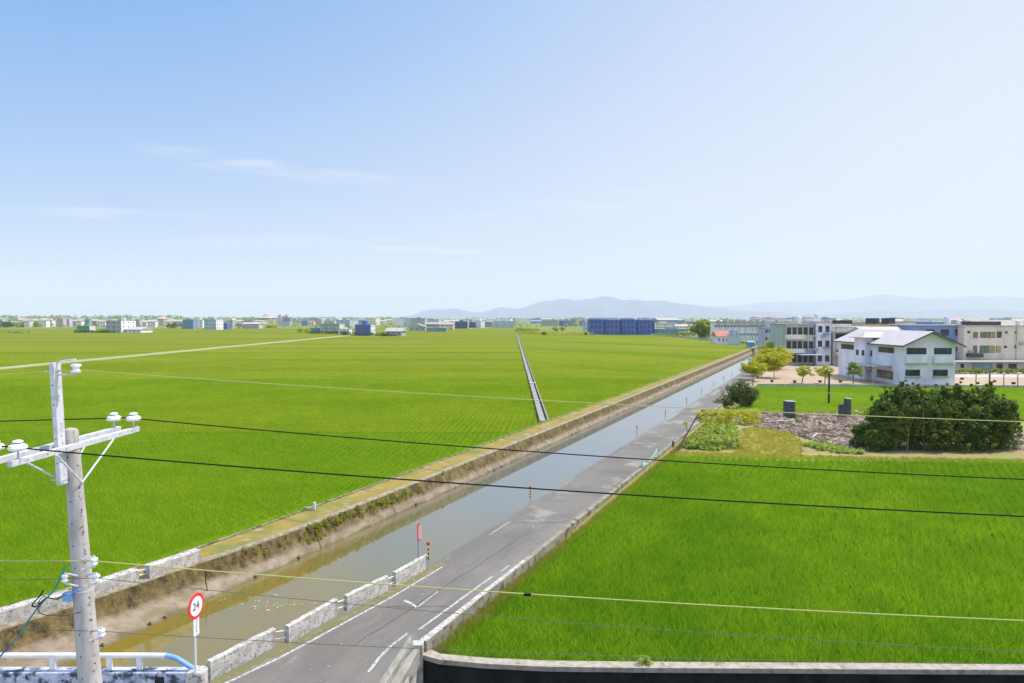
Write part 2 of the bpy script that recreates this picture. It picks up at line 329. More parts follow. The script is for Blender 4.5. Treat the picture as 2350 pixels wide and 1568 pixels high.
def water_mat(name, a, b, c, rough=0.03):
    m = bpy.data.materials.new(name); m.use_nodes = True; t = m.node_tree; p = t.nodes['Principled BSDF']
    g = N(t, 'ShaderNodeNewGeometry')
    def nz(sc, st=(1, 1, 1), d=4):
        m2 = N(t, 'ShaderNodeMapping'); t.links.new(g.outputs['Position'], m2.inputs[0]); m2.inputs['Scale'].default_value = st; m2.inputs['Rotation'].default_value = (0, 0, A)
        n_ = N(t, 'ShaderNodeTexNoise'); t.links.new(m2.outputs[0], n_.inputs[0]); n_.inputs['Scale'].default_value = sc; n_.inputs['Detail'].default_value = d
        return n_.outputs[0]
    col = mixc(t, ramp(t, nz(0.25, (1, 0.3, 1)), 0.38, 0.62), a, b)
    col = mixc(t, math_n(t, 'MULTIPLY', ramp(t, nz(1.1), 0.5, 0.75), 0.5), col, c)
    sp = N(t, 'ShaderNodeSeparateXYZ'); t.links.new(g.outputs['Position'], sp.inputs[0])
    ln = math_n(t, 'ADD', math_n(t, 'MULTIPLY', sp.outputs[0], sA), math_n(t, 'MULTIPLY', sp.outputs[1], cA))
    sky_lift = ramp(t, math_n(t, 'ADD', ln, math_n(t, 'MULTIPLY', math_n(t, 'SUBTRACT', nz(0.12), .5), 14)), 16, 48)  # muddy near the bridge; upstream the sky's reflection is put into colour and gloss
    col = mixc(t, sky_lift, col, (0.10, 0.11, 0.10))
    t.links.new(col, p.inputs['Base Color']); p.inputs['Roughness'].default_value = rough; p.inputs['IOR'].default_value = 2.2
    t.links.new(math_n(t, 'ADD', math_n(t, 'MULTIPLY', sky_lift, .55), .45), p.inputs['Specular IOR Level'])
    bn = N(t, 'ShaderNodeBump'); t.links.new(nz(2.2, (1, 1, 1), 3), bn.inputs['Height']); bn.inputs['Strength'].default_value = 0.02; bn.inputs['Distance'].default_value = 0.05
    t.links.new(bn.outputs[0], p.inputs['Normal'])
    return m
M['water'] = water_mat('muddy_canal_water', (0.19, 0.135, 0.014), (0.15, 0.125, 0.03), (0.2, 0.13, 0.01))
M['plaza'] = mat('sandy_paving', (0.36, 0.26, 0.18), (0.41, 0.31, 0.22), 0.25, 5, 0.9, c3=(0.4, 0.33, 0.2), s3=0.12, lo3=0.55, hi3=0.7)
def fallow():
    m = bpy.data.materials.new('fallow_soil_and_weeds'); m.use_nodes = True; t = m.node_tree; p = t.nodes['Principled BSDF']
    g = N(t, 'ShaderNodeNewGeometry')
    def nz(sc, d=6):
        n_ = N(t, 'ShaderNodeTexNoise'); t.links.new(g.outputs['Position'], n_.inputs[0]); n_.inputs['Scale'].default_value = sc; n_.inputs['Detail'].default_value = d
        n_.inputs['Roughness'].default_value = 0.68
        return n_.outputs[0]
    col = mixc(t, ramp(t, nz(0.35), 0.42, 0.58), (0.27, 0.19, 0.12), (0.25, 0.24, 0.05))
    col = mixc(t, ramp(t, nz(1.6), 0.5, 0.68), col, (0.17, 0.2, 0.04))
    col = mixc(t, ramp(t, nz(6, 3), 0.55, 0.7), col, (0.34, 0.26, 0.18))
    t.links.new(col, p.inputs['Base Color']); p.inputs['Roughness'].default_value = 1.0
    return m
M['fallow'] = fallow()
M['dry_grass'] = mat('dry_yellow_grass', (0.38, 0.33, 0.06), (0.33, 0.28, 0.08), 0.9, 8, 1.0, c3=(0.24, 0.26, 0.03), s3=0.6, lo3=0.5, hi3=0.65, bump=0.5)
M['rubble'] = mat('broken_concrete', (0.40, 0.31, 0.24), (0.15, 0.11, 0.08), 0.9, 5, 1.0, lo=0.4, hi=0.6)
M['slate'] = mat('old_dark_concrete', (0.10, 0.11, 0.13), (0.05, 0.05, 0.06), 3, 6, 0.9)

# ---------------------------------------------------------------- ground, water, road
BIG = 17600
g = MB()
g.quad(C(-BIG, -400), C(-22.6, -400), C(-22.6, BIG), C(-BIG, BIG))
g.quad(C(-22.6, 299), C(-10.5, 299), C(-10.5, BIG), C(-22.6, BIG))
g.add([(*C(-10.4, 17.9)[:2], 0), (2, 19.66, 0), (BIG, 19.66, 0), (BIG, 16000, 0), (C(-10.5, BIG)[0], 16000, 0), (*C(-10.5, 299)[:2], 0)], [(0, 1, 2, 3, 4, 5)])
struct(g.build('ground', M['ground']))
g = MB(); g.quad(C(-23.0, 4, -.4), C(-13.1, 4, -.4), C(-13.1, 300, -.4), C(-23.0, 300, -.4))
struct(g.build('water', M['water']))
# left bank: lofted sections, canal widens near the bridge
st = [(8, -22.6, -24.3), (13.5, -22.0, -23.7), (16, -21.72, -23.2), (20, -21.3, -22.75), (23, -20.95, -22.6), (26, -20.8, -22.57)]
st += [(l, -20.78, -22.55 + 0.7 * max(0, (l - 60)) / 200) for l in range(32, 303, 6)]
def loft(stations, prof_fn, name, m, parent=None):
    b = MB(); k = None
    for q in stations:
        pr = prof_fn(*q); k = len(pr)
        b.v += [C(s, q[0], z) for s, z in pr]
    for i in range(len(stations) - 1):
        for j in range(k - 1):
            b.f.append((i * k + j, i * k + j + 1, (i + 1) * k + j + 1, (i + 1) * k + j))
    return b.build(name, m, parent)
lv = random.Random(3)
jit = {q[0]: lv.uniform(-.05, .05) for q in st}
struct(loft(st, lambda l, a, b: [(a - .22, 0.683), (a, 0.68), (a + .05, 0.62), (a + 0.18, 0.2), (a + .28, 0.02), (-20.29 + jit[l] * .6, -0.4), (-20.1, -0.7)], 'canal_bank', M['bank']))
struct(loft(st, lambda l, a, b: [(b + .12, 0.672), (a - .22, 0.672)], 'levee_top', M['moss_top']))
struct(loft(st, lambda l, a, b: [(b, 0.0), (b, 0.73), (b + .11, 0.73), (b + .11, 0.6)], 'field_kerb', M['kerb']))
g = MB()
for l in list(np.arange(26, 140, 6.0)):
    a_, b_ = np.interp(l, [q[0] for q in st], [q[1] for q in st]), np.interp(l, [q[0] for q in st], [q[2] for q in st])
    pr_ = [(b_ + .13, .676), (a_ - .22, .676), (a_, .684), (a_ + .054, .62), (a_ + .184, .2), (a_ + .285, .02), (-20.28, -.39)]
    for p_, q_ in zip(pr_[:-1], pr_[1:]): g.quad(C(p_[0], l, p_[1] + .002), C(p_[0], l + .03, p_[1] + .002), C(q_[0], l + .03, q_[1] + .002), C(q_[0], l, q_[1] + .002))
struct(g.build('bank_joints', mat('joint_dirt', (0.06, 0.05, 0.035), rough=.95)))
# right canal wall below the road
g = MB(); g.add([C(-13.22, 4, .70), C(-13.22, 300, .70), C(-13.05, 300, -.8), C(-13.05, 4, -.8)], [(0, 1, 2, 3)])
struct(g.build('canal_wall', M['kerb']))
# road with the junction near the bridge
g = MB()
PL = C(-13.22, 17.6, .70); PR = C(-10.37, 17.6, .70)
ls = [17.6, 40, 80, 120, 160, 200, 250, 300]
for a, b in zip(ls[:-1], ls[1:]): g.quad(C(-13.22, a, .7), C(-10.37, a, .7), C(-10.37, b, .7), C(-13.22, b, .7))
g.add([PL, C(-13.8, 13.2, .7), (-9.4, 12, .7), (-4.0, 12, .7), (-3.3, 17.4, .7), PR], [(0, 1, 2, 3, 4, 5)])
struct(g.build('road', M['asphalt']))
g = MB()     # verge and retaining wall between road and right field
g.prism([C(-10.37, 17.6)[:2], C(-10.17, 17.6)[:2], C(-10.17, 300)[:2], C(-10.37, 300)[:2]], -.1, .712)
struct(g.build('road_kerb', M['kerb']))
g = MB(); g.prism([C(-10.41, 17.62)[:2], C(-10.2, 17.62)[:2], C(-10.24, 25)[:2], C(-10.36, 25)[:2]], .55, .716); struct(g.build('kerb_top', M['pale_concrete']))
g = MB(); ln = [17.9, 22, 26, 32, 60, 100, 299]; hz_ = [.05, .12, .3, .5, .6, .6, .6]
for i in range(len(ln) - 1):
    g.add([C(-10.18, ln[i], hz_[i]), C(-9.85, ln[i], .0), C(-9.85, ln[i + 1], .0), C(-10.18, ln[i + 1], hz_[i + 1])], [(0, 1, 2, 3)])
struct(g.build('road_bank', M['fallow']))
M['asphalt2'] = mat('resurfaced_asphalt', (0.17, 0.156, 0.137), (0.13, 0.119, 0.104), .35, 7, .9, c3=(0.25, 0.23, 0.2), s3=.5, lo3=.54, hi3=.66, bump=.2)
g = MB(); rr_ = random.Random(6); e0_ = [C(-12.95 + (2.45) * k / 7, 29.6 + rr_.uniform(-.25, .25) + k * .12, .7025) for k in range(8)]
g.add(e0_ + [C(-10.5, 75, .7025), C(-12.95, 75, .7025)], [tuple(range(10))]); struct(g.build('road_patch', M['asphalt2']))
M['tar'] = mat('tar', (0.05, 0.047, 0.042), rough=.8)
g = MB()
for (s0, l0, s1_, l1_) in ((-12.9, 29.4, -10.5, 30.4), (-11.9, 16.5, -11.5, 28.5), (-12.7, 19.2, -10.7, 20.1), (-12.6, 35, -10.6, 35.8), (-12.8, 47, -10.6, 47.6)):
    n_ = 16; pp = [Vector(C(s0 + (s1_ - s0) * k / n_ + rr_.uniform(-.05, .05), l0 + (l1_ - l0) * k / n_ + rr_.uniform(-.06, .06), .7052)) for k in range(n_ + 1)]
    for a, b_ in zip(pp[:-1], pp[1:]):
        d_ = (b_ - a).normalized(); nn_ = Vector((-d_.y, d_.x, 0)) * .011; g.quad(a - nn_, b_ - nn_, b_ + nn_, a + nn_)
struct(g.build('road_cracks', M['tar']))
# painted lines
def stripe(b, p0, p1, wd, z=.706):
    p0 = Vector((*p0[:2], z)); p1 = Vector((*p1[:2], z)); d = (p1 - p0).normalized(); n = Vector((-d.y, d.x, 0)) * wd / 2
    b.quad(p0 - n, p1 - n, p1 + n, p0 + n)
g = MB()
stripe(g, C(-10.78, 18.2), C(-10.68, 23.0), .085); stripe(g, C(-10.62, 23.6), C(-10.6, 24.3), .07)
stripe(g, C(-13.62, 13.2), C(-13.25, 15.3), .09); stripe(g, C(-13.25, 15.3), C(-12.85, 20.0), .09); stripe(g, C(-12.85, 20.0), C(-12.75, 23.2), .08)
stripe(g, C(-12.86, 27.4), C(-12.86, 29.5), .05)
w0 = [at(870, 1568, .7), at(885, 1530, .7), at(925, 1482, .7), at(958, 1452, .7)]
w0 = [at(*((900 + x * .2723) / 1.06383, (1240 + y * .2723) / 1.06383), .7) for x, y in [(0, 1475), (90, 1350), (200, 1240), (350, 1125)]]
for a, b in zip(w0[:-1], w0[1:]): stripe(g, a, b, .085)
tick = [at(*((900 + x * .2723) / 1.06383, (1240 + y * .2723) / 1.06383), .7) for x, y in [(320, 830), (380, 860), (435, 895), (500, 845), (620, 750)]]
stripe(g, tick[0], tick[1], .12); stripe(g, tick[1], tick[2], .1); stripe(g, tick[2] , tick[3], .05); stripe(g, tick[3], tick[4], .05)
for i in range(30):
    l = rnd.uniform(15, 34); s = rnd.uniform(-13, -10.6); c = Vector(C(s, l, .706)); r0 = rnd.uniform(.012, .045)
    n = rnd.randint(5, 7); g.add([c + Vector((math.cos(k * 6.283 / n) * r0 * rnd.uniform(.5, 1.2), math.sin(k * 6.283 / n) * r0 * rnd.uniform(.5, 1.2), i * 2e-5)) for k in range(n)], [tuple(range(n))])
struct(g.build('road_markings', M['white_paint']))
# mossy strip at the foot of the parapet
M['moss'] = mat('green_moss', (0.16, 0.15, 0.04), (0.25, 0.21, 0.1), 6, 6, 1.0, bump=0.6)
g = MB(); g.add([C(-13.78, 13.2, .703), C(-13.42, 15.2, .703), C(-12.98, 20, .703), C(-12.86, 23.6, .703), C(-13.05, 23.6, .703), C(-13.25, 19, .703), C(-13.6, 15, .703), C(-13.95, 13.2, .703)], [tuple(range(8))])
tag(g.build('moss', M['moss']), kind='stuff')

# ---------------------------------------------------------------- rice
def blades(pts, hgt, wid, nb, name, m, z0, seed, spread=.07, tilt=.7):
    r = np.random.RandomState(seed)
    P = np.repeat(pts, nb, axis=0); n = len(P)
    hs = np.repeat(hgt, nb) * r.uniform(.7, 1.12, n); wd = np.repeat(wid, nb) * r.uniform(.7, 1.3, n)
    ang = r.uniform(0, 2 * np.pi, n); ti = r.uniform(.05, tilt, n) 
    face = r.uniform(0, np.pi, n)
    bx = P[:, 0] + np.cos(ang) * spread * r.uniform(0, 1, n); by = P[:, 1] + np.sin(ang) * spread * r.uniform(0, 1, n)
    dx, dy = np.cos(ang), np.sin(ang); fx, fy = np.cos(face), np.sin(face)
    V = np.empty((n, 5, 3))
    def put(i, hf, side, lf):
        V[:, i, 0] = bx + dx * ti * hs * lf + fx * side * wd
        V[:, i, 1] = by + dy * ti * hs * lf + fy * side * wd
        V[:, i, 2] = z0 + hs * hf
    put(0, 0, -.45, 0); put(1, 0, .45, 0); put(2, .6, .5, .4); put(3, .6, -.5, .4); put(4, 1.0, 0, 1.15)
    hh = np.tile(np.array([0, 0, .6, .6, 1.0]), n)
    idx = np.arange(n) * 5
    loops = np.empty((n, 7), dtype=np.int64)
    for k, v in enumerate((0, 1, 2, 3, 3, 2, 4)): loops[:, k] = idx + v
    me = bpy.data.meshes.new(name)
    me.vertices.add(n * 5); me.vertices.foreach_set('co', V.reshape(-1).astype(np.float32))
    me.loops.add(n * 7); me.loops.foreach_set('vertex_index', loops.reshape(-1).astype(np.int32))
    me.polygons.add(n * 2)
    ls_ = np.empty((n, 2), dtype=np.int32); ls_[:, 0] = np.arange(n) * 7; ls_[:, 1] = ls_[:, 0] + 4
    me.polygons.foreach_set('loop_start', ls_.reshape(-1))
    me.update(calc_edges=True)
    a = me.attributes.new('h', 'FLOAT', 'POINT'); a.data.foreach_set('value', hh.astype(np.float32))
    rr = np.repeat(np.repeat(r.uniform(0, 1, len(pts)), nb) * .5 + r.uniform(0, .5, n), 5)
    a = me.attributes.new('rnd', 'FLOAT', 'POINT'); a.data.foreach_set('value', rr.astype(np.float32))
    me.materials.append(m)
    o = bpy.data.objects.new(name, me); COL.objects.link(o)
    return o
def grid_pts(s0, s1, l0, l1, ds, dl, rot, seed, jit_=.05):
    r = np.random.RandomState(seed)
    s = np.arange(s0, s1, ds); l = np.arange(l0, l1, dl); S, L = np.meshgrid(s, l)
    S = S.reshape(-1) + r.uniform(-jit_, jit_, S.size); L = L.reshape(-1) + r.uniform(-jit_, jit_, L.size)
    c_, s_ = math.cos(rot), math.sin(rot)
    return np.stack([S * c_ + L * s_, -S * s_ + L * c_], 1)
def in_poly(p, poly):
    x, y = p[:, 0], p[:, 1]; ins = np.zeros(len(p), bool); n = len(poly)
    for i in range(n):
        x0, y0 = poly[i][0], poly[i][1]; x1, y1 = poly[(i + 1) % n][0], poly[(i + 1) % n][1]
        c = ((y0 > y) != (y1 > y)); 
        with np.errstate(divide='ignore', invalid='ignore'):
            xi = (x1 - x0) * (y - y0) / (y1 - y0) + x0
        ins ^= c & (x < xi)
    return ins
def wedge(p, mx=.73): return (np.abs(p[:, 0]) < mx * p[:, 1] + 2.0)
def field(poly, name, z0, cz, m_can, m_bl, label, ang, near, bands, m_near='canopy_near'):
    """poly: field outline, cz canopy height of the sheet, bands: (dist0, dist1, spacing, blades, width, height)"""
    def clip(pl, y0, keep):
        out = []
        for i in range(len(pl)):
            p, q = pl[i][:2], pl[(i + 1) % len(pl)][:2]; a, c = (p[1] - y0) * keep, (q[1] - y0) * keep
            if a >= 0: out.append(tuple(p))
            if (a > 0) != (c > 0) and a != c: t_ = a / (a - c); out.append((p[0] + (q[0] - p[0]) * t_, y0))
        return out
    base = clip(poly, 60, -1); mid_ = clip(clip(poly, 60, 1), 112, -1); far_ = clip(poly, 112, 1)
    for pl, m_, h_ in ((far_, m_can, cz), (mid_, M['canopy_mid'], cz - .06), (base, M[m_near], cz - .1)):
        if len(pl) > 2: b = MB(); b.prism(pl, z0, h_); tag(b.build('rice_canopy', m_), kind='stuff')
    P_all = []; 
    for i, (d0, d1, sp, nb, wd, hg) in enumerate(bands):
        xs = [p[0] for p in poly]; ys = [p[1] for p in poly]
        R_ = d1 * 1.1
        g_ = grid_pts(-R_, R_, -R_ * .5, R_ * 1.1, sp * 1.65 if sp < .35 else sp, sp * .68, ang, 10 + i + near, sp * .14)
        g_ = g_[(g_[:, 1] > 5)]; dist = g_[:, 1]
        g_ = g_[(dist > d0) & (dist <= d1)]; g_ = g_[wedge(g_)]; g_ = g_[in_poly(g_, poly)]
        if len(g_) == 0: continue
        o = blades(g_, np.full(len(g_), hg), np.full(len(g_), wd), nb, 'rice_plants', m_bl, z0, 50 + i + near, spread=sp * .27)
        tag(o, kind='stuff')
# right field (bottom right)
SW = [(-2.35, 20.45), (-2.0, 20.1), (-.74, 19.85), (.94, 19.68), (3.16, 19.62), (8.5, 19.55), (13.45, 19.5), (50, 19.5)]
far_r = [tuple(at(x, y, .45)[:2]) for x, y in [(2420, 1056), (1900, 1051), (1500, 1042)]]
RF = [C(-10.0, 17.9)[:2]] + SW[1:] + [(60, 19.5), (60, far_r[0][1])] + far_r + [C(-10.0, 44)[:2]]
RF[0] = C(-9.95, 18.0)[:2]
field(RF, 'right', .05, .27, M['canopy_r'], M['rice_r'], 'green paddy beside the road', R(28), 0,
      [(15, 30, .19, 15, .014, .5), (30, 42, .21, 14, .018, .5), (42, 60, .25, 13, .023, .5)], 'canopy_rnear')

# small far paddy in front of the forecourt
M2 = [tuple(at(x, y, .35)[:2]) for x, y in [(1690, 941), (1800, 944), (2110, 950), (2420, 966), (2420, 888), (1738, 885), (1722, 905)]]
field(M2, 'mid', .05, .36, M['canopy_r'], M['rice_r'], 'strip of paddy before the white house', R(10), 5, [(60, 110, .4, 8, .036, .42)])
# left fields, split by the irrigation channel
ch0 = at(1250, 967, .5); ch1 = at(1182, 752, .5)
cd = (ch1 - ch0).normalized(); cn = Vector((cd.y, -cd.x, 0))
def chp(t, o): p = ch0 + cd * t + cn * o; return (p.x, p.y)
edge_l = [C(b - .12, l)[:2] for l, a, b in st]
ch_l = (ch0 - cd * 2.0)
l_ch = ch0.x * sA + ch0.y * cA
el1 = [C(b - .1, l)[:2] for l, a, b in st if l < l_ch - .5]
el2 = [C(b - .1, l)[:2] for l, a, b in st if l > l_ch + 1 and l < 299]
LF = [(-120, -5)] + [C(-24.6, 4)[:2]] + el1 + [chp(-.9, -.55), chp(560, -.55), (-700, 620), (-700, -5)]
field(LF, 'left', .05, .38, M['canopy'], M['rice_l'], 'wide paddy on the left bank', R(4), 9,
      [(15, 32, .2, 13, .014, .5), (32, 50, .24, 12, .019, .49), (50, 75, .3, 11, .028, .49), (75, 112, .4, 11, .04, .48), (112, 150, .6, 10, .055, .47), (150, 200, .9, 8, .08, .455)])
fr = [tuple(at(x, y, .3)[:2]) for x, y in [(1737, 790), (1640, 780), (1540, 771), (1340, 768), (1240, 765)]]
LF2 = [chp(.4, .52)] + el2 + fr + [chp(430, .52)]
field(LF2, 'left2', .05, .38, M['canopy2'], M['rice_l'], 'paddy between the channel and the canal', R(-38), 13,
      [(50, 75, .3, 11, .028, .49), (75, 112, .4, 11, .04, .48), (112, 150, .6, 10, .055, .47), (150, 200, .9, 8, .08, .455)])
# bottom strip wall; the shade on its face is put in as black colour
g = MB(); f_ = [(x, y - .36) for x, y in SW]
f_[0] = (-2.72, 20.15)
poly = f_ + SW[::-1]
g.prism(poly, .28, .42)
M['coping'] = mat('sandy_coping', (0.42, 0.36, 0.3), (0.3, 0.26, 0.21), 5, 9, .95, c3=(0.16, 0.13, 0.09), s3=3, lo3=.56, hi3=.7, bump=.5)
gw = g.build('ditch_coping', M['coping'], bevel=.01)
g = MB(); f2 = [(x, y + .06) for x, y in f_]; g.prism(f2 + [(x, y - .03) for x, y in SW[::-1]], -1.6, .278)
o = g.build('ditch_wall', M['shade_black'])
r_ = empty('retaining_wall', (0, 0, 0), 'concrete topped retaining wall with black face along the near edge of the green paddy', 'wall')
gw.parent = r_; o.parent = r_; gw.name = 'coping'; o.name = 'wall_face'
g = MB(); g.quad((-6, 4, -1.5), (60, 4, -1.5), (60, 19.4, -1.5), (-6, 20.6, -1.5)); struct(g.build('ditch_bed', M['shade_black']))
# bridge edge beams at the junction corner
r_ = empty('bridge_edge_beam', (-2.75, 20.0, 0), 'pair of stepped grey concrete beams edging the road by the ditch with the shaded wall', 'kerb')
def rel(b, o): 
    b.v = [(x - o.location.x, y - o.location.y, z - o.location.z) for x, y, z in b.v]; return b
g = MB(); g.prism([(-3.95, 13), (-3.72, 13), (-2.72, 20.0), (-2.84, 20.3)], .5, .84); rel(g, r_).build('inner_beam', M['kerb2'], r_, bevel=.01)
g = MB(); g.prism([(-3.715, 13), (-3.42, 13), (-2.5, 20.02), (-2.715, 20.03)], .15, .66); rel(g, r_).build('outer_beam', M['kerb2'], r_, bevel=.01)
g = MB(); g.box(-2.75, -2.45, 19.93, 20.25, -.9, .72); rel(g, r_).build('end_post', M['concrete'], r_, bevel=.01)
g = MB(); g.prism([(-9, 4), (-3.5, 4), (-2.6, 19.9), (-5.2, 21.0), (-7.4, 17.6), (-9, 17)], -1.5, .45); struct(g.build('road_base', M['concrete']))

# ---------------------------------------------------------------- channel in the left field
def chan(name, t0, t1, mtl_label=None):
    b = MB(); 
    def bx(o0, o1, z0, z1): b.prism([chp(t0, o0), chp(t0, o1), chp(t1, o1), chp(t1, o0)], z0, z1)
    bx(-.44, .06, .02, .62); bx(.28, .4, .02, .6)
    return b
M['chan'] = mat('channel_concrete', (0.29, 0.28, 0.26), (0.21, 0.2, 0.18), 0.5, 8, 0.9, c3=(0.15, 0.14, 0.1), s3=0.9, lo3=0.56, hi3=0.66)
b = chan('c', -.6, 540)
r_ = empty('irrigation_channel', ch0, 'straight narrow concrete irrigation channel crossing the big paddy to the horizon', 'channel')
b.v = [(x - ch0.x, y - ch0.y, z - ch0.z) for x, y, z in b.v]; b.build('channel_walls', M['chan'], r_)
b = MB(); b.prism([chp(-.6, .06), chp(-.6, .28), chp(540, .28), chp(540, .06)], .0, .18); b.v = [(x - ch0.x, y - ch0.y, z - ch0.z) for x, y, z in b.v]
b.build('channel_bed', M['dark'], r_)
b = MB(); b.prism([chp(36, -.46), chp(36, .42), chp(37, .42), chp(37, -.46)], .625, .7); b.v = [(x - ch0.x, y - ch0.y, z - ch0.z) for x, y, z in b.v]
b.build('cover_slab', M['pale_concrete'], r_)
# farm road
M['farm'] = mat('pale_farm_road', (0.27, 0.29, 0.15), (0.33, 0.35, 0.19), 0.2, 4, 0.9, c3=(0.3, 0.34, 0.12), s3=0.3, lo3=0.5, hi3=0.65)
p0 = at(-260, 872, .4); p1 = at(0, 847, .4); p2 = at(800, 770.5, .4)
g = MB(); poly = []
for wd in (-2.1, 2.1):
    d = (p2 - p1).normalized(); n = Vector((d.y, -d.x, 0)) * wd
    q = [p0 + n, p2 + n]; poly += [tuple(v[:2]) for v in (q if wd < 0 else q[::-1])]
g.prism(poly[::-1], 0, .55); struct(g.build('farm_road', M['farm']))

# ---------------------------------------------------------------- parapets and railings
def oriented(c0, c1):
    c0 = Vector(c0); c1 = Vector(c1); d = (c1 - c0); L = math.hypot(d.x, d.y); a = math.atan2(d.y, d.x)
    return c0, L, a
def parapet(c0, c1, h, th, label, group, m='pale_concrete', name='parapet_block'):
    c0, L, a = oriented(c0, c1)
    b = MB(); n = 14; lr = random.Random(int(L * 1000) + int(c0.x * 77))
    # profile with a slightly worn top
    for i in range(n + 1):
        x = L * i / n; dz = lr.uniform(-.012, .012)
        b.v += [(x, 0, 0), (x, th, 0), (x, th, h - .03 + dz), (x, th - .03, h + dz), (x, .03, h + dz), (x, 0, h - .03 + dz)]
    for i in range(n):
        for j in range(6): b.f.append((i * 6 + j, i * 6 + (j + 1) % 6, (i + 1) * 6 + (j + 1) % 6, (i + 1) * 6 + j))
    b.f += [(5, 4, 3, 2, 1, 0), tuple(n * 6 + k for k in range(6))]
    o = b.build(name, M[m]); o.location = c0; o.rotation_euler = (0, 0, a)
    return tag(o, label, 'parapet', group)
def pipes(c0, c1, zs, r0, label, group):
    c0 = Vector(c0); c1 = Vector(c1)
    e = empty('pipe_railing', c0, label, 'railing', group)
    for z in zs:
        b = MB(); b.tube([Vector((0, 0, z)), c1 - c0 + Vector((0, 0, z))], r0, 8); b.build('rail', M['rail_paint'], e, smooth=True)
z2 = lambda x, y, x0, y0, s: ((x0 + x * s) / 1.06383, (y0 + y * s) / 1.06383)
s6 = 640 / 2350
foot = [[(275, 1330), (860, 1020)], [(975, 1000), (1415, 740)], [(1500, 710), (1865, 525)], [(1935, 490), (2225, 320)]]
tops = ['nearest', 'second nearest', 'third from the bottom edge', 'farthest']
labs = ['long whitish weathered parapet block nearest the bottom edge on the road side of the canal',
        'whitish parapet block second from the bottom edge, with a rust brown stain at its foot',
        'whitish parapet block left of the worn tick mark painted on the road',
        'short whitish parapet block farthest along the road, beside the red and white sign post']
ends = []
for k, ((a, b_), lab) in enumerate(zip(foot, labs)):
    p = at(*z2(*a, 440, 1300, s6), .7); q = at(*z2(*b_, 440, 1300, s6), .7)
    parapet(p, q, .5, .16, lab, 'parapet blocks on the road side of the canal'); ends.append((p, q))
for k, lab in enumerate(['two thin pipe rails in the road side parapet gap nearest the bottom edge', 'two thin pipe rails in the middle gap between road side parapet blocks', 'two thin pipe rails in the gap before the farthest road side parapet block']):
    p = ends[k][1]; q = ends[k + 1][0]; off = Vector((-.06, .06, 0))
    pipes(p + off, q + off, (.16, .36), .018, lab, 'pipe rails between road side parapet blocks')
# left bank parapets
lf = [[(-700, 1180), (640, 800)], [(840, 725), (1245, 585)], [(1345, 560), (1800, 400)]]
labs = ['lichen stained pale parapet block on the far bank behind the concrete power pole', 'short pale parapet block on the far bank just right of the power pole',
        'dark mottled parapet block on the far bank where the mossy levee begins']
ends = []
for (a, b_), lab in zip(lf, labs):
    p = at(*z2(*a, 0, 1260, s6), .68); q = at(*z2(*b_, 0, 1260, s6), .68); ends.append((p, q))
    parapet(p, q, .42, .34, lab, 'parapet blocks on the field side of the canal')
pipes(ends[1][1] + Vector((-.1, .15, 0)), ends[2][0] + Vector((-.1, .15, 0)), (.14, .3), .02, 'two short pipe rails between the far bank parapet blocks', None)

# bridge across the canal, bottom left
br = empty('canal_bridge', (-14, 17.8, 0), 'concrete bridge parapet with white pipe handrail and blue shaded face at the bottom left', 'bridge')
def stain_shade_mat():
    m = mat('weathered_shade_blue_concrete', (0.5, 0.54, 0.66), (0.3, 0.34, 0.46), 3, 8, 0.9, c3=(0.05, 0.06, 0.09), s3=3.6, lo3=0.47, hi3=0.6, bump=0.3)  # blue of the shade put into the base colour, dark stains over it
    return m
M['bridge'] = stain_shade_mat()
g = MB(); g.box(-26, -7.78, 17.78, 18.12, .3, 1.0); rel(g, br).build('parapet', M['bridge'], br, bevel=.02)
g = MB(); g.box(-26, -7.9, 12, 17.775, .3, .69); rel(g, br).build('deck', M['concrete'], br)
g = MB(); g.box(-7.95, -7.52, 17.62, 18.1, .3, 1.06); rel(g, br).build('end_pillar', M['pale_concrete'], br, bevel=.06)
g = MB(); g.box(-8.75, -8.52, 17.77, 17.79, .72, .9); rel(g, br).build('scupper', M['dark'], br)
railp = [(-26, 17.95, 1.36), (-9.0, 17.95, 1.36), (-8.55, 17.95, 1.355), (-8.3, 17.94, 1.30), (-8.05, 17.92, 1.16), (-7.75, 17.9, .98)]
g = MB(); g.tube(railp[:3], .062, 12); rel(g, br).build('handrail', M['rail_paint'], br, smooth=True)
g = MB(); g.tube(railp[2:], .062, 12); rel(g, br).build('rail_end', M['blue_paint'], br, smooth=True)
for x in (-12.9, -11.35, -9.95, -9.2):
    g = MB(); g.box(x - .065, x + .065, 17.91, 17.99, 1.0, 1.33); rel(g, br).build('rail_post', M['rail_paint'], br, bevel=.008)

# ---------------------------------------------------------------- power pole
def up_on(x, y, dist): return on_y(x, y, dist)
pt = on_y(162, 990, 9.95); pb = on_y(207, 1568, 9.95)
d = (pb - pt) / (pt.z - pb.z)
base = pt + d * pt.z
pole = empty('power_pole', (base.x, base.y, 0), 'leaning tapered concrete power pole with steel crossarms and white insulators', 'power pole')
def P(v): return Vector(v) - Vector((base.x, base.y, 0))
g = MB(); ptz = [0, 1.5, 3, 4.5, 5.5, 6.5, 7.5, 8.0, pt.z]; 
def prad(z): return .093 + (pt.z - z) * .0155
cen = lambda z: pt + d * (pt.z - z)
g.tube([P(cen(z)) for z in ptz] + [P(cen(pt.z + .03))] + [P(cen(pt.z + .045))], [prad(z) for z in ptz] + [.075, .03], 28)
g.build('shaft', M['pole_concrete'], pole, smooth=True)
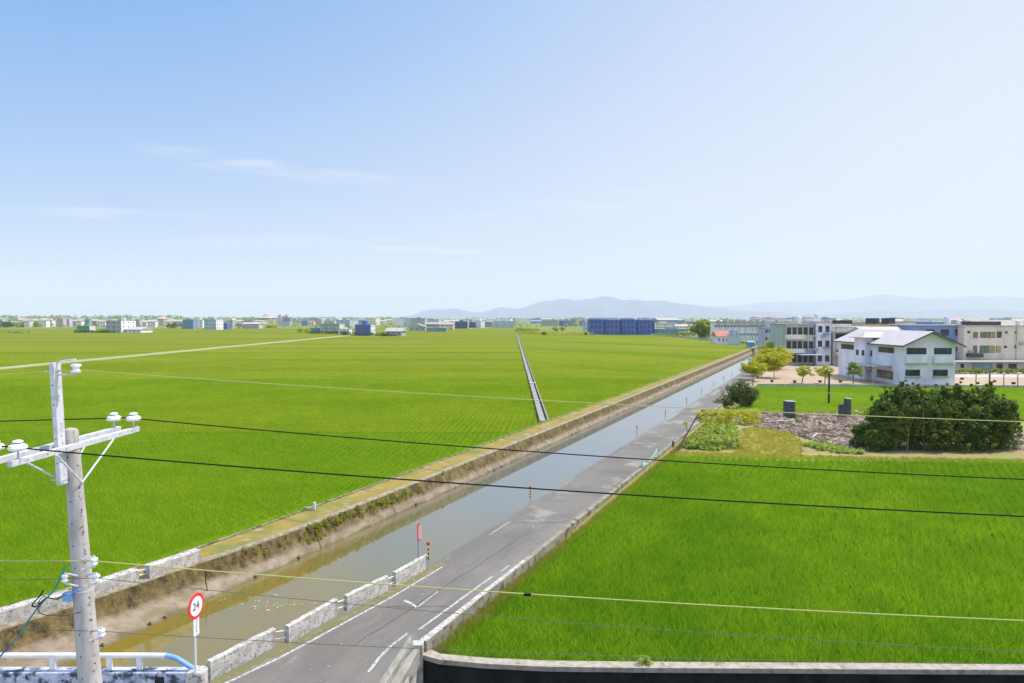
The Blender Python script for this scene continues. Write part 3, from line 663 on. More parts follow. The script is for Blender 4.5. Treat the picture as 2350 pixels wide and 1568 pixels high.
# bolt holes and painted marks on the camera side
g = MB()
def mark(z, ang, w_, h_, rot=0, off=.003):
    c = cen(z); r = prad(z) + off; dirn = Vector((math.cos(ang), math.sin(ang), 0)); tan = Vector((-math.sin(ang), math.cos(ang), 0)); up = Vector((0, 0, 1))
    a = tan * math.cos(rot) + up * math.sin(rot); b_ = -tan * math.sin(rot) + up * math.cos(rot)
    o = P(c + dirn * r); g.quad(o - a * w_ / 2 - b_ * h_ / 2, o + a * w_ / 2 - b_ * h_ / 2, o + a * w_ / 2 + b_ * h_ / 2, o - a * w_ / 2 + b_ * h_ / 2)
for z in np.arange(4.7, 8.0, .3):
    g = MB(); mark(z, R(-28), .018, .02); g.build('bolt_hole', M['dark'], pole)
    g = MB(); mark(z + .12, R(-95), .014, .022); g.build('bolt_hole', M['dark'], pole)
g = MB(); mr = random.Random(5)
for z in np.arange(4.6, 7.4, .24):
    for k in range(3): g = MB(); mark(z + mr.uniform(0, .12), R(-32) + mr.uniform(-.12, .12), .012 + mr.random() * .05, .008, rot=R(90 * (k % 2)) + .35); g.build('painted_mark', M['grey_cable'], pole)
# steel extension
e0 = on_y(125, 833, 9.75); e1 = on_y(142, 1112, 9.75)
g = MB()
ed = (e1 - e0)
def ext(x0, x1, y0, y1): 
    vs = []
    for c in (e1, e0): vs += [P(c + Vector((x, y, 0))) for x, y in ((x0, y0), (x1, y0), (x1, y1), (x0, y1))]
    g.add(vs, [(3, 2, 1, 0), (4, 5, 6, 7), (0, 1, 5, 4), (1, 2, 6, 5), (2, 3, 7, 6), (3, 0, 4, 7)])
ext(-.03, .03, -.07, .09)
g.build('steel_extension', M['steel'], pole, bevel=.004)
g = MB()
for f in (.08, .2, .27, .5, .6, .66, .72, .92):
    c = e0 + ed * f; 
    for q in range(1):
        b0 = P(c + Vector((.031, .01, 0))); g = MB(); g.add([b0 + Vector((0.001, -.008, -.008)), b0 + Vector((0.001, .008, -.008)), b0 + Vector((0.001, .008, .008)), b0 + Vector((0.001, -.008, .008))], [(0, 1, 2, 3)]); g.build('extension_hole', M['dark'], pole)
for f in (.18, .34, .62, .82):
    b0 = P(e0 + ed * f + Vector((0, -.071, 0))); g = MB(); g.add([b0 + Vector((-.008, -.001, -.008)), b0 + Vector((.008, -.001, -.008)), b0 + Vector((.008, -.001, .008)), b0 + Vector((-.008, -.001, .008))], [(0, 1, 2, 3)]); g.build('extension_hole', M['dark'], pole)
g = MB(); c = e0 + ed * .07; g.tube([P(c + Vector((-.14, 0, 0))), P(c + Vector((.1, 0, 0)))], .008, 6); g.build('through_bolt', M['steel'], pole)
c = e0 + ed * .96; g = MB(); g.tube([P(c + Vector((-.12, -.03, 0))), P(c + Vector((.1, -.03, 0)))], .008, 6); g.build('through_bolt', M['steel'], pole)
# crossarms: run away from the camera
aL = Vector((-6.0, 8.75, 7.95)); aR = Vector((-5.79, 11.35, 7.98))
ad = (aR - aL).normalized(); an = Vector((ad.y, -ad.x, 0))
def arm(off, t0, t1, dz=0):
    b = MB(); p0 = aL + an * off + ad * t0; p1 = aL + an * off + ad * t1
    vs = []
    for p in (p0, p1): vs += [P(p + an * x + Vector((0, 0, z + dz))) for x, z in ((-.035, -.038), (.035, -.038), (.035, .038), (-.035, .038))]
    b.add(vs, [(0, 1, 2, 3), (7, 6, 5, 4), (0, 4, 5, 1), (1, 5, 6, 2), (2, 6, 7, 3), (3, 7, 4, 0)]); b.build('crossarm', M['steel'], pole, bevel=.004)
AL = (aR - aL).length
arm(0.0, -.0, AL); arm(-.30, -.0, AL)
g = MB(); mr = random.Random(9)
for t_ in (.25, .6, .95, 1.45, 1.8, 2.1, 2.4):
    q = P(aL + ad * t_ + an * .036); g = MB(); g.add([q + ad * -.008 + Vector((0, 0, -.008)), q + ad * .008 + Vector((0, 0, -.008)), q + ad * .008 + Vector((0, 0, .008)), q + ad * -.008 + Vector((0, 0, .008))], [(0, 1, 2, 3)]); g.build('arm_bolt', M['dark'], pole)
# braces
hub = cen(7.47) + Vector((.13, -.05, 0))
for t_, off in ((.75, .04), (.55, -.34), (1.95, .04), (1.95, -.34)):
    b = MB(); q = P(aL + ad * t_ + an * off + Vector((0, 0, -.04))); h_ = P(hub + Vector((0, 0, 0)) + an * (0 if off > 0 else -.24)); b.tube([q, h_], .014, 6); b.build('brace', M['steel'], pole)
def insulator(pos, parent, s=.86, sign=0):
    b = MB(); prof = [(.02, 0), (.05, .0), (.115, .02), (.125, .05), (.11, .085), (.07, .105), (.045, .11), (.065, .125), (.07, .14), (.05, .155), (.02, .16)]
    b.lathe([(r * s, z * s) for r, z in prof], P(pos), 20); o = b.build('insulator', M['porcelain'], parent, smooth=True)
    b = MB(); b.tube([P(pos + Vector((0, 0, -.12))), P(pos + Vector((0, 0, .01)))], .012, 8); b.build('insulator_pin', M['steel'], o, smooth=True)
    b = MB(); b.lathe([(.03 * s, .1 * s), (.056 * s, .108 * s), (.056 * s, .122 * s), (.03 * s, .126 * s)], P(pos), 16); b.build('tie_wire', M['black_rubber'], o)
for t_, off in ((AL - .1, 0), (AL - .12, -.30), (.14, 0), (.14, -.30)):
    insulator(aL + ad * t_ + an * off + Vector((0, 0, .13)), pole)
# top line spool
tp = e0 + ed * .045 + Vector((.28, .0, 0))
b = MB(); b.tube([P(tp + Vector((-.26, 0, .07))), P(tp + Vector((-.18, 0, .1))), P(tp + Vector((0, 0, .12)))], .012, 6); b.tube([P(tp + Vector((-.26, 0, -.09))), P(tp + Vector((0, 0, -.075)))], .012, 6); b.build('top_bracket', M['steel'], pole)
b = MB(); b.lathe([(.03, -.06), (.06, -.055), (.065, -.03), (.04, -.01), (.04, .01), (.065, .03), (.06, .055), (.03, .06)], P(tp), 16); b.build('spool_insulator', M['porcelain'], pole, smooth=True)
# secondary racks
racks = []
for (px, py, sgn) in ((216, 1289, 1), (221, 1327, 1), (150, 1327, -1), (233, 1452, 1)):
    q = on_y(px, py, 9.8)
    b = MB()
    for dz in (.07, -.07):
        b.tube([P(q + Vector((-sgn * .17, 0, dz - .04))), P(q + Vector((sgn * .01, 0, dz)))], .012, 6)
    b.tube([P(q + Vector((0, 0, -.08))), P(q + Vector((0, 0, .08)))], .008, 6)
    b.build('secondary_rack', M['steel'], pole)
    b = MB(); b.lathe([(.02, -.05), (.045, -.045), (.048, -.02), (.028, 0), (.048, .02), (.045, .045), (.02, .05)], P(q), 14); b.build('spool_insulator', M['porcelain'], pole, smooth=True)
    racks.append(q)
b = MB(); c = cen(6.03); b.lathe([(prad(6.0) + .006, 5.98), (prad(6.0) + .006, 6.0)], P(Vector((c.x, c.y, 0))), 24); b.build('band', M['steel'], pole)
# wires
def quad_wire(name, Y, pxs, r0, m, label, x_end=40, x_start=-40, left=None, group='overhead wires from the power pole'):
    q = [on_y(x, y, Y) for x, y in pxs]
    X = np.array([p.x for p in q]); Z = np.array([p.z for p in q]); co = np.polyfit(X, Z, 2)
    if co[0] < 0: co = np.append([0], np.polyfit(X, Z, 1))
    pts = [Vector((x, Y, float(np.polyval(co, x)))) for x in np.linspace(q[0].x, 26, 50)]
    if left:
        l_ = on_y(*left, Y); a = q[0]; sl = (l_.z - a.z) / (l_.x - a.x)
        pts = [Vector((x, Y, a.z + sl * (x - a.x))) for x in np.linspace(-24, a.x, 14)[:-1]] + pts
    b = MB(); b.tube(pts, r0, 6); o = b.build(name, m, smooth=True)
    return tag(o, label, 'cable', group)
quad_wire('overhead_wire', 11.25, [(292, 959), (1128, 1030), (2340, 1100)], .009, M['black_rubber'], 'thick black overhead wire tied to the far end of the steel crossarm', left=(0, 967))
quad_wire('overhead_wire', 8.9, [(30, 1027), (1128, 1115), (2340, 1185)], .009, M['black_rubber'], 'thick black overhead wire tied to the near end of the steel crossarm', left=(0, 1024))
quad_wire('overhead_wire', 9.75, [(160, 848), (1081, 910), (2340, 968)], .006, M['pale_cable'], 'pale top wire from the small insulator on the steel extension', left=(0, 860))
quad_wire('overhead_wire', 9.8, [(217, 1288), (1128, 1358), (2340, 1424)], .008, M['pale_cable'], 'bright yellowish wire from the upper spool insulator on the pole', left=(0, 1287))
quad_wire('overhead_wire', 9.8, [(222, 1327), (1128, 1415), (2340, 1496)], .0045, M['grey_cable'], 'thin dull wire from the second spool insulator on the pole', left=(0, 1332))
quad_wire('overhead_wire', 9.8, [(234, 1449), (1128, 1496), (2340, 1524)], .0045, M['grey_cable'], 'lowest thin wire, from the spool insulator nearest the bottom edge', left=(0, 1444))
def cable(pxs, Y, r0, m, label):
    b = MB(); q = [on_y(x, y, Y) for x, y in pxs]; pts = []
    for i in range(len(q) - 1):
        p_, a, b_, n_ = q[max(i - 1, 0)], q[i], q[i + 1], q[min(i + 2, len(q) - 1)]
        for t_ in np.linspace(0, 1, 6)[:-1]:
            pts.append(.5 * ((2 * a) + (b_ - p_) * t_ + (2 * p_ - 5 * a + 4 * b_ - n_) * t_ ** 2 + (3 * a - p_ - 3 * b_ + n_) * t_ ** 3))
    pts.append(q[-1]); b.tube(pts, r0, 6)
    tag(b.build('hanging_cable', m, smooth=True), label, 'cable')
cable([(150, 1300), (125, 1352), (95, 1385), (72, 1415), (50, 1450), (20, 1485), (-30, 1540)], 9.8, .012, M['teal_cable'], 'teal and black service cable dropping left from the pole')
cable([(150, 1365), (125, 1375), (100, 1370), (88, 1385), (90, 1405), (110, 1412), (150, 1412), (186, 1405)], 9.75, .007, M['grey_cable'], 'thin grey loop of slack cable on the left of the pole')
cable([(162, 1362), (150, 1366), (130, 1375), (105, 1373), (84, 1392), (74, 1388), (90, 1370), (100, 1355)], 9.82, .009, M['black_rubber'], 'short black cable end curled beside the blue clamp on the pole')
c_ = on_y(157, 1368, 9.8); b = MB(); b.box(-.06, .06, -.05, .05, -.06, .05, Matrix.Translation(P(c_))); b.tube([P(c_ + Vector((.03, 0, .03))), P(c_ + Vector((.16, 0, .09)))], .015, 6); b.build('cable_clamp', M['blue_paint'], pole, bevel=.015)
c_ = on_y(1210, 1365, 9.8); b = MB(); b.tube([Vector((-.05, 0, 0)), Vector((.05, 0, -.002))], .02, 8); o = b.build('wire_splice', M['black_rubber'], smooth=True); o.location = c_; tag(o, 'small black splice sleeve on the bright yellowish wire', 'splice')

# ---------------------------------------------------------------- signs and markers
def text_mesh(s, size, extrude=.002):
    cu = bpy.data.curves.new('txt', 'FONT'); cu.body = s; cu.size = size; cu.align_x = 'CENTER'; cu.align_y = 'CENTER'; cu.extrude = extrude
    o = bpy.data.objects.new('txt', cu); COL.objects.link(o)
    dg = bpy.context.evaluated_depsgraph_get(); me = bpy.data.meshes.new_from_object(o.evaluated_get(dg))
    bpy.data.objects.remove(o); return me
sb = on_y(449, 1555, 17.68)
sg = empty('round_road_sign', (sb.x, sb.y, .7), 'round red ringed white sign reading 24 over a narrow white plate on a pole', 'road sign')
top = on_y(455, 1362, 17.68).z - .7
b = MB(); b.tube([(0, 0, 0), (0, 0, top - .25)], .027, 10); b.build('post', M['rail_paint'], sg, smooth=True)
face = bpy.data.objects.new('sign_disc', None)
RM = Matrix.Rotation(R(10), 4, 'Z') @ Matrix.Rotation(R(90), 4, 'X')
def sign_M(z): return Matrix.Translation((.0, 0, z)) @ Matrix.Rotation(R(79), 4, 'Z') @ Matrix.Rotation(R(90), 4, 'X')
zc = top - .31
b = MB(); b.lathe([(.0, .03), (.31, .03), (.31, .045), (.0, .045)], n=40, M=sign_M(zc)); dsc = b.build('disc', M['sign_red'], sg)
b = MB(); b.lathe([(.0, .045), (.235, .0455), (.235, .05), (.0, .05)], n=40, M=sign_M(zc)); b.build('disc_face', M['sign_white'], dsc)
me = text_mesh('24', .26); me.transform(sign_M(zc) @ Matrix.Translation((-.02, 0, .052))); o = bpy.data.objects.new('number', me); me.materials.append(M['sign_black']); COL.objects.link(o); o.parent = dsc
b = MB(); b.box(-.11, .11, -.42, 0, .03, .042, sign_M(zc - .3)); pl = b.build('plate', M['sign_white'], sg)
b = MB(); mr = random.Random(2)
for k in range(4):
    cy = -.065 - k * .095
    for q in range(6):
        x = mr.uniform(-.03, .03); y = cy + mr.uniform(-.03, .03)
        if q % 2: b.box(x - .028, x + .028, y - .005, y + .005, .0421, .0431 + q * 2e-4, sign_M(zc - .3))
        else: b.box(x - .005, x + .005, y - .028, y + .028, .0421, .0431 + q * 2e-4, sign_M(zc - .3))
b.build('plate_writing', M['faded'], pl)
# tall narrow red sign, second post
rb = on_y(960, 1290, 27.3)
rs = at(961, 1292, .7)
sg = empty('narrow_red_sign', (rs.x, rs.y, .7), 'tall narrow red and white sign board on a blue grey post behind the parapet', 'sign')
hh = on_y(955, 1201, rs.y).z - .7
b = MB(); b.tube([(0, 0, 0), (-.03, 0, hh - .02)], .03, 10); b.build('post', M['post_grey'], sg, smooth=True)
Mx = Matrix.Rotation(R(48), 4, 'Z')
b = MB(); b.box(-.09, .09, -.045, -.03, hh - .62, hh, Mx); bd = b.build('board', M['sign_red'], sg)
b = MB(); b.box(.055, .082, -.05, -.046, hh - .6, hh - .02, Mx)
for k in range(7): b.box(-.06, .03, -.05, -.046, hh - .1 - k * .075, hh - .075 - k * .075, Mx); b.box(-.025, .0, -.052, -.0505, hh - .115 - k * .075, hh - .06 - k * .075, Mx)
mr = random.Random(4)
b.build('board_writing', M['sign_white'], bd)
# striped delineator posts
def marker(p, h, label, first):
    e = empty('delineator_post', p, label, 'marker post', 'striped marker posts along the canal edge')
    n = 6; seg = h * .62 / n
    b = MB(); b.tube([(0, 0, 0), (0, 0, h * .36)], .022, 8); b.build('post', M['post_grey'], e, smooth=True)
    b = MB(); b2 = MB()
    for k in range(n):
        z = h * .36 + k * h * .48 / n
        (b if k % 2 else b2).tube([(0, 0, z), (0, 0, z + h * .48 / n - .001)], .027, 8)
    b.build('yellow_bands', M['yellow'], e); b2.build('black_bands', M['black'], e)
    b = MB(); b.lathe([(0, -.02), (.06, -.02), (.07, 0), (.06, .02), (0, .02)], n=14, M=Matrix.Translation((0, 0, h * .93)) @ Matrix.Rotation(R(10), 4, 'Z') @ Matrix.Rotation(R(90), 4, 'X')); b.build('reflector', M['sign_red'], e)
    return e
s1 = 500 / 2350; s2 = 400 / 2323
mk = [(at(983, 1306, .7), 'red topped striped marker post at the end of the last parapet block'), (at(*z2(445, 1270, 1200, 960, s1), .7), 'striped marker post standing alone mid-way by the water, second of the row')]
ords = ['third', 'fourth', 'fifth', 'sixth', 'seventh', 'eighth', 'ninth', 'tenth', 'eleventh', 'twelfth', 'thirteenth']
for k, (x, y) in enumerate([(28, 1440), (432, 1195), (730, 1000), (945, 860), (1117, 755), (1258, 665), (1378, 590), (1480, 525), (1590, 455)]):
    mk.append((at(*z2(x, y, 1550, 820, s2), .7), 'slim striped marker post on the canal edge, %s from the near end' % ords[k]))
hts = [.98, .85] + [.85] * 9
marks = [marker(p, h, lab, 0) for (p, lab), h in zip(mk, hts)]

# ---------------------------------------------------------------- foliage
def leaves(cl, nl, size, name, m, parent, seed, flat=1.0, offset=Vector((0, 0, 0))):
    """cl: list of (centre, radius); nl leaves each"""
    r = np.random.RandomState(seed)
    Cc = np.repeat(np.array([list(c - offset) for c, _ in cl]), nl, axis=0); Rr = np.repeat(np.array([q for _, q in cl]), nl)
    n = len(Cc); dv = r.normal(size=(n, 3)); dv /= np.linalg.norm(dv, axis=1)[:, None]
    rad = Rr * r.uniform(.35, 1, n) ** .6
    ctr = Cc + dv * rad[:, None] * np.array([1, 1, flat])
    nn = dv * .6 + r.normal(size=(n, 3)) * .6 + np.array([0, 0, .35]); nn /= np.linalg.norm(nn, axis=1)[:, None]
    tt = np.cross(nn, r.normal(size=(n, 3))); tt /= np.linalg.norm(tt, axis=1)[:, None]
    bb = np.cross(nn, tt); sz_ = size * r.uniform(.6, 1.4, n)[:, None]
    V = np.stack([ctr - tt * sz_, ctr - bb * sz_ * .5, ctr + tt * sz_, ctr + bb * sz_ * .5], 1).reshape(-1, 3)
    me = bpy.data.meshes.new(name); me.vertices.add(n * 4); me.vertices.foreach_set('co', V.reshape(-1).astype(np.float32))
    me.loops.add(n * 4); me.loops.foreach_set('vertex_index', np.arange(n * 4, dtype=np.int32))
    me.polygons.add(n); me.polygons.foreach_set('loop_start', (np.arange(n) * 4).astype(np.int32)); me.update(calc_edges=True)
    cr = np.repeat(r.uniform(0, 1, len(cl)), nl)
    a = me.attributes.new('rnd', 'FLOAT', 'POINT'); a.data.foreach_set('value', np.repeat(np.clip(cr * .5 + r.uniform(0, .5, n), 0, 1), 4).astype(np.float32))
    me.materials.append(m); o = bpy.data.objects.new(name, me); COL.objects.link(o)
    if parent is not None: o.parent = parent
    return o
def crown_clusters(cx, cy, z0, z1, rx, ry, n, cr, seed, shape='round'):
    r = random.Random(seed); out = []
    while len(out) < n:
        u = r.uniform(-1, 1); v = r.uniform(-1, 1); w_ = r.uniform(-1, 1)
        d2 = u * u + v * v + w_ * w_
        if d2 > 1 or d2 < .12: continue
        zz = (w_ + 1) / 2
        k = {'round': 1, 'cone': 1.15 - .85 * zz, 'flat': 1, 'vase': .55 + .6 * zz}[shape]
        bump = 1 + .32 * math.sin(3 * math.atan2(v, u) + seed) + .12 * math.sin(7 * math.atan2(v, u) + 2 * seed)
        out.append((Vector((cx + u * rx * k * bump, cy + v * ry * k * bump, z0 + zz * (z1 - z0))), cr * r.uniform(.6, 1.35)))
    return out
def tree(name, loc, h, rx, label, cat='tree', flat=1.0, m='mid_leaf', z_cr=.35, ncl=40, nl=40, leaf=.12, shape='round', group=None, seed=1, tr=.06, trunk='trunk', lean=(0, 0), ry=None, cr=None):
    e = empty(name, loc, label, cat, group)
    r = random.Random(seed); ry = ry or rx; cr = cr or rx * .28
    top = Vector((lean[0], lean[1], h * .8)); zc = h * z_cr
    b = MB(); b.tube([(0, 0, -.1), (lean[0] * .3 + r.uniform(-.05, .05), lean[1] * .3, h * .3), (lean[0] * .7, lean[1] * .7 + r.uniform(-.05, .05), h * .6), top], [tr, tr * .8, tr * .5, tr * .15], 7)
    for k in range(6):
        a = r.uniform(0, 6.28); f = r.uniform(.3, .65); s_ = Vector((lean[0] * f, lean[1] * f, h * f)); en = Vector((lean[0] + math.cos(a) * rx * .7, lean[1] + math.sin(a) * ry * .7, h * r.uniform(.55, .85)))
        b.tube([s_, s_.lerp(en, .5) + Vector((0, 0, .04 * h)), en], [tr * .45, tr * .3, tr * .1], 5)
    b.build('trunk', M[trunk], e, smooth=True)
    cl = crown_clusters(lean[0], lean[1], zc, h, rx * .85, ry * .85, ncl, cr, seed, shape)
    leaves(cl, nl, leaf, 'crown', M[m], e, seed, flat)
    return e
# big bamboo like thicket on the right: dark, feathery, uneven top
tb = at(2150, 1030, .1)
bx = empty('thicket_tree', tb, 'huge dark green many stemmed tree thicket beside the rubble plot', 'tree')
cl = []; r = random.Random(12)
prof = [(-5.0, 1.6, 2.0), (-4.3, 3.6, 2.2), (-3.6, 4.2, 2.3), (-2.6, 4.75, 2.3), (-1.6, 4.5, 2.3), (-.6, 4.2, 2.2), (.4, 4.5, 2.2), (1.3, 4.6, 2.1), (2.3, 4.1, 2.1), (3.2, 4.75, 2.0), (4.1, 3.9, 1.8), (4.9, 3.0, 1.3)]
for (x, t_, dy) in prof:
    for k in range(7):
        f = (k + r.uniform(.2, .9)) / 7; lz = .25 + f * (t_ - .55); ly = r.uniform(-dy, dy * .6) * (1 - f * .55); lr_ = r.uniform(.45, .85) * (1.1 - .35 * f); lx = x + r.uniform(-.55, .55)
        if x > 3.9 and lz < 1.0: continue
        for q in range(26):
            u = Vector((r.gauss(0, 1), r.gauss(0, 1), r.gauss(.25, 1))).normalized(); c_ = Vector((lx, ly, lz)) + Vector((u.x * lr_, u.y * lr_, u.z * lr_ * .8))
            if c_.z > .05: cl.append((c_, r.uniform(.1, .26)))
    for k in range(3):
        h0 = t_ + r.uniform(-.15, .35); lx = x + r.uniform(-.6, .6)
        for q in range(4): cl.append((Vector((lx + r.uniform(-.08, .08), r.uniform(-.8, .5), h0 - q * .2)), .08 + .05 * q))
    for k in range(64): cl.append((Vector((x + r.uniform(-.6, .6), r.uniform(-dy, dy) * .75, r.uniform(.05, .84) * t_)), r.uniform(.3, .55)))
leaves(cl, 62, .07, 'crown', M['bamboo_leaf'], bx, 3, .8)
b = MB()
for k in range(16):
    x = r.uniform(-4.2, 4.2); y = r.uniform(-1.4, 1.4); q = Vector((x, y, -.1)); t_ = Vector((x + r.uniform(-.7, .7), y * 1.2, r.uniform(2.6, 4))); b.tube([q, q.lerp(t_, .5) + Vector((r.uniform(-.2, .2), 0, 0)), t_], [.1, .07, .02], 6)
b.build('trunk', M['pale_trunk'], bx, smooth=True)
# bush right of the road
q = at(1703, 934, .2)
tree('round_bush', q, 2.6, 2.1, 'rounded dark green bushy tree right beside the road, before the forecourt', m='dark_leaf', z_cr=.08, ncl=90, nl=80, leaf=.09, seed=4, ry=1.7, cr=.42)
q = at(1662, 936, .2)
tree('low_bush', q, 1.25, .95, 'low dark bush tucked against the left of the rounded bushy tree', cat='shrub', m='dark_leaf', z_cr=.05, ncl=26, nl=60, leaf=.08, seed=6, cr=.3)
# leaning tree with sprawling crown
q = at(1552, 1028, .5)
e = empty('leaning_tree', q, 'thin leaning dark trunk with sprawling yellow green crown beside the road', 'tree')
t1 = on_y(1607, 945, q.y + 2.2) - q; t2 = on_y(1640, 955, q.y + 2.4) - q
b = MB(); b.tube([(0, 0, -.3), t1 * .45 + Vector((.05, 0, -.05)), t1 * .8, t1 * .97], [.07, .06, .05, .03], 7); b.tube([t1 * .8, (t1 * .8).lerp(t2, .5) + Vector((0, 0, .2)), t2], [.04, .03, .015], 6)
b.tube([t1 * .45, t1 * .5 + Vector((-.2, 0, .5))], [.03, .012], 5)
b.build('trunk', M['trunk'], e, smooth=True)
cl = [(t2 + Vector((r.uniform(-1.2, 3.3), r.uniform(-.9, .9), r.uniform(-.5, .4))), r.uniform(.2, .45)) for k in range(70)] + [(t1 * .5 + Vector((-.2, 0, .45)), .22), (t1 * .95, .3)]
leaves(cl, 60, .07, 'crown', M['yellow_leaf'], e, 8, .6)
b = MB(); pq = at(1542, 1030, .4); b.tube([(0, 0, -.2), (.05, 0, .35), (.1, .02, .55)], [.09, .08, .06], 7); o = b.build('tree_stump', M['trunk'], smooth=True); o.location = pq; tag(o, 'short dark stump beside the foot of the leaning tree', 'stump')
# roadside row of yellow green trees
row = [(1728, 876, 2.3, 1.3), (1748, 866, 2.6, 1.5), (1776, 868, 2.9, 1.7), (1762, 850, 2.8, 1.6), (1788, 848, 3.0, 1.9), (1772, 832, 3.1, 1.9), (1796, 830, 3.3, 2.0), (1776, 818, 3.2, 2.0), (1790, 808, 3.0, 2.0)]
rl = ['small feathery yellow green tree at the near end of the roadside row', 'yellow green tree second from the near end on the road edge', 'yellow green tree on a thin bare trunk at the near right of the roadside row',
      'yellow green tree in the left middle of the roadside row', 'broad yellow green tree in the right middle of the roadside row', 'yellow green tree on the left of the upper roadside row',
      'wide yellow green tree on the right of the upper roadside row', 'yellow green tree near the far end of the roadside row', 'farthest, darker yellow green tree of the roadside row by the canal gate']
for k, (x, y, h_, rx) in enumerate(row):
    q = at(x, y, .45)
    tree('roadside_tree', q, h_ * 1.38, rx * 1.4, rl[k], m='yellow_leaf', z_cr=.28, flat=.5, ncl=62, nl=70, leaf=.12, seed=20 + k, shape='vase' if k % 2 else 'round', group='yellow green trees along the road', tr=.06, cr=rx * .34)
for k, (x, y, h_, rx, sh, lb, lean, mm) in enumerate([(1840, 880, 2.5, 1.35, 'round', 'yellow tree with a slanting trunk alone on the forecourt edge, left of the dark pole', (.5, 0), 'yellow_leaf'),
        (1893, 881, 2.6, 1.45, 'vase', 'yellow green forecourt tree directly behind the dark pole', (.1, 0), 'yellow_leaf'), (1958, 881, 3.0, 1.35, 'cone', 'dense conical green tree in front of the white house', (0, 0), 'mid_leaf')]):
    tree('forecourt_tree', at(x, y, .45), h_, rx, lb, m=mm, z_cr=.36, flat=.5, ncl=38, nl=60, leaf=.1, seed=40 + k, shape=sh, group='trees on the forecourt edge', tr=.08, trunk='pale_trunk', lean=lean, cr=rx * .25)
# dark wooden pole in the second paddy
q = at(1902, 928, .2); tp_ = on_y(1902, 852, q.y)
e = empty('wooden_pole', q, 'dark bare pole standing at the paddy edge in front of the forecourt', 'pole')
b = MB(); b.tube([(0, 0, -.2), (0, 0, tp_.z - .2)], [.13, .09], 10); b.build('shaft', M['trunk'], e, smooth=True)
b = MB(); b.lathe([(.0, 0), (.14, 0), (.1, .1), (0, .12)], (0, 0, tp_.z - .2), 10); b.build('cap', M['steel'], e)
b = MB(); b.lathe([(.115, 0), (.125, .02), (.12, .12), (.112, .14)], (0, 0, 1.2), 10); b.build('band', M['pale_concrete'], e)

def bankpt(l, z):
    a = np.interp(l, [q[0] for q in st], [q[1] for q in st]); s_ = np.interp(z, [-.4, .02, .2, .62, .68], [-20.29, a + .28, a + .18, a + .05, a]); return Vector(C(s_, l, z))
r = random.Random(44); cl = []
for k in range(80):
    l = r.gauss(29, 3.2); z = r.uniform(.25, .62) - max(0, l - 30) * .03; cl.append((bankpt(l, max(z, .15)) + Vector((.03, 0, 0)), r.uniform(.07, .2)))
for k in range(26): cl.append((bankpt(25.8 + r.uniform(-.4, .8), r.uniform(.0, .6)), r.uniform(.08, .2)))
for k in range(60): l = r.uniform(30, 120); cl.append((bankpt(l, r.uniform(.1, .6)), r.uniform(.04, .14)))
tag(leaves(cl, 34, .045, 'bank_weeds', M['vine_leaf'], None, 45, 1), kind='stuff')
cl = [(bankpt(l, -.36), r.uniform(.05, .12)) for l in (15.5, 17.2, 17.8, 19, 22, 24.5, 34, 38.5, 44, 45.2, 52, 60, 61, 75)]
tag(leaves(cl, 40, .04, 'waterline_weeds', M['dark_leaf'], None, 46, 1), kind='stuff')
pts = np.array([C(np.interp(l, [q[0] for q in st], [q[2] for q in st]) + r.uniform(-.15, .02), l)[:2] for l in np.random.RandomState(3).uniform(12, 120, 2600)])
tag(blades(pts, np.full(len(pts), .34), np.full(len(pts), .03), 7, 'edge_grass', M['rice_r'], .45, 47, .12, .9), kind='stuff')
pts = np.array([C(-10.05 + r.uniform(-.13, .15), l)[:2] for l in np.random.RandomState(4).uniform(17.9, 70, 2200)])
tag(blades(pts, np.full(len(pts), .36), np.full(len(pts), .02), 8, 'dry_verge_grass', M['straw'], .12, 48, .1, .9), kind='stuff')
g = MB()
for k in range(70):
    cx_, cy_ = (640, 1385) if k < 55 else (560, 1375); q = at(cx_ + r.gauss(0, 36), cy_ + r.gauss(0, 9), -.395); r0 = r.uniform(.012, .05); n = 6
    g.add([q + Vector((math.cos(j) * r0 * r.uniform(.5, 1.3), math.sin(j) * r0 * r.uniform(.5, 1.3), .004)) for j in range(n)], [tuple(range(n))])
tag(g.build('floating_leaves', mat('floating_leaf', (0.45, 0.42, 0.12), (0.25, 0.22, 0.05), 8, 3, .8, c3=(.7, .7, .66), s3=5, lo3=.55, hi3=.6)), kind='stuff')
q = at(1478, 1530, .35); cl = [(q + Vector((r.uniform(-.16, .16), r.uniform(-.12, .1), r.uniform(-.3, .22))), r.uniform(.05, .1)) for k in range(16)]
o = leaves(cl, 40, .03, 'creeper', M['weed_leaf'], None, 49); tag(o, 'yellow green creeper hanging over the ditch wall below the green paddy', 'plant')
b = MB(); b.tube([at(471, 1308, .62), at(472, 1333, .14), at(474, 1345, -.02), at(478, 1367, -.4)], .016, 6); tag(b.build('drain_pipe', M['black_rubber']), 'thin black pipe running down the stained far bank to the water', 'pipe')
e = empty('sluice_post', at(722, 1170, .7), 'small white sluice post on the kerb between paddy and mossy levee', 'post')
b = MB(); b.box(-.05, .05, -.05, .05, 0, .34); b.build('post', M['rail_paint'], e); b = MB(); b.box(-.5, -.06, -.04, .04, .02, .12); b.build('gate_board', M['pale_concrete'], e)

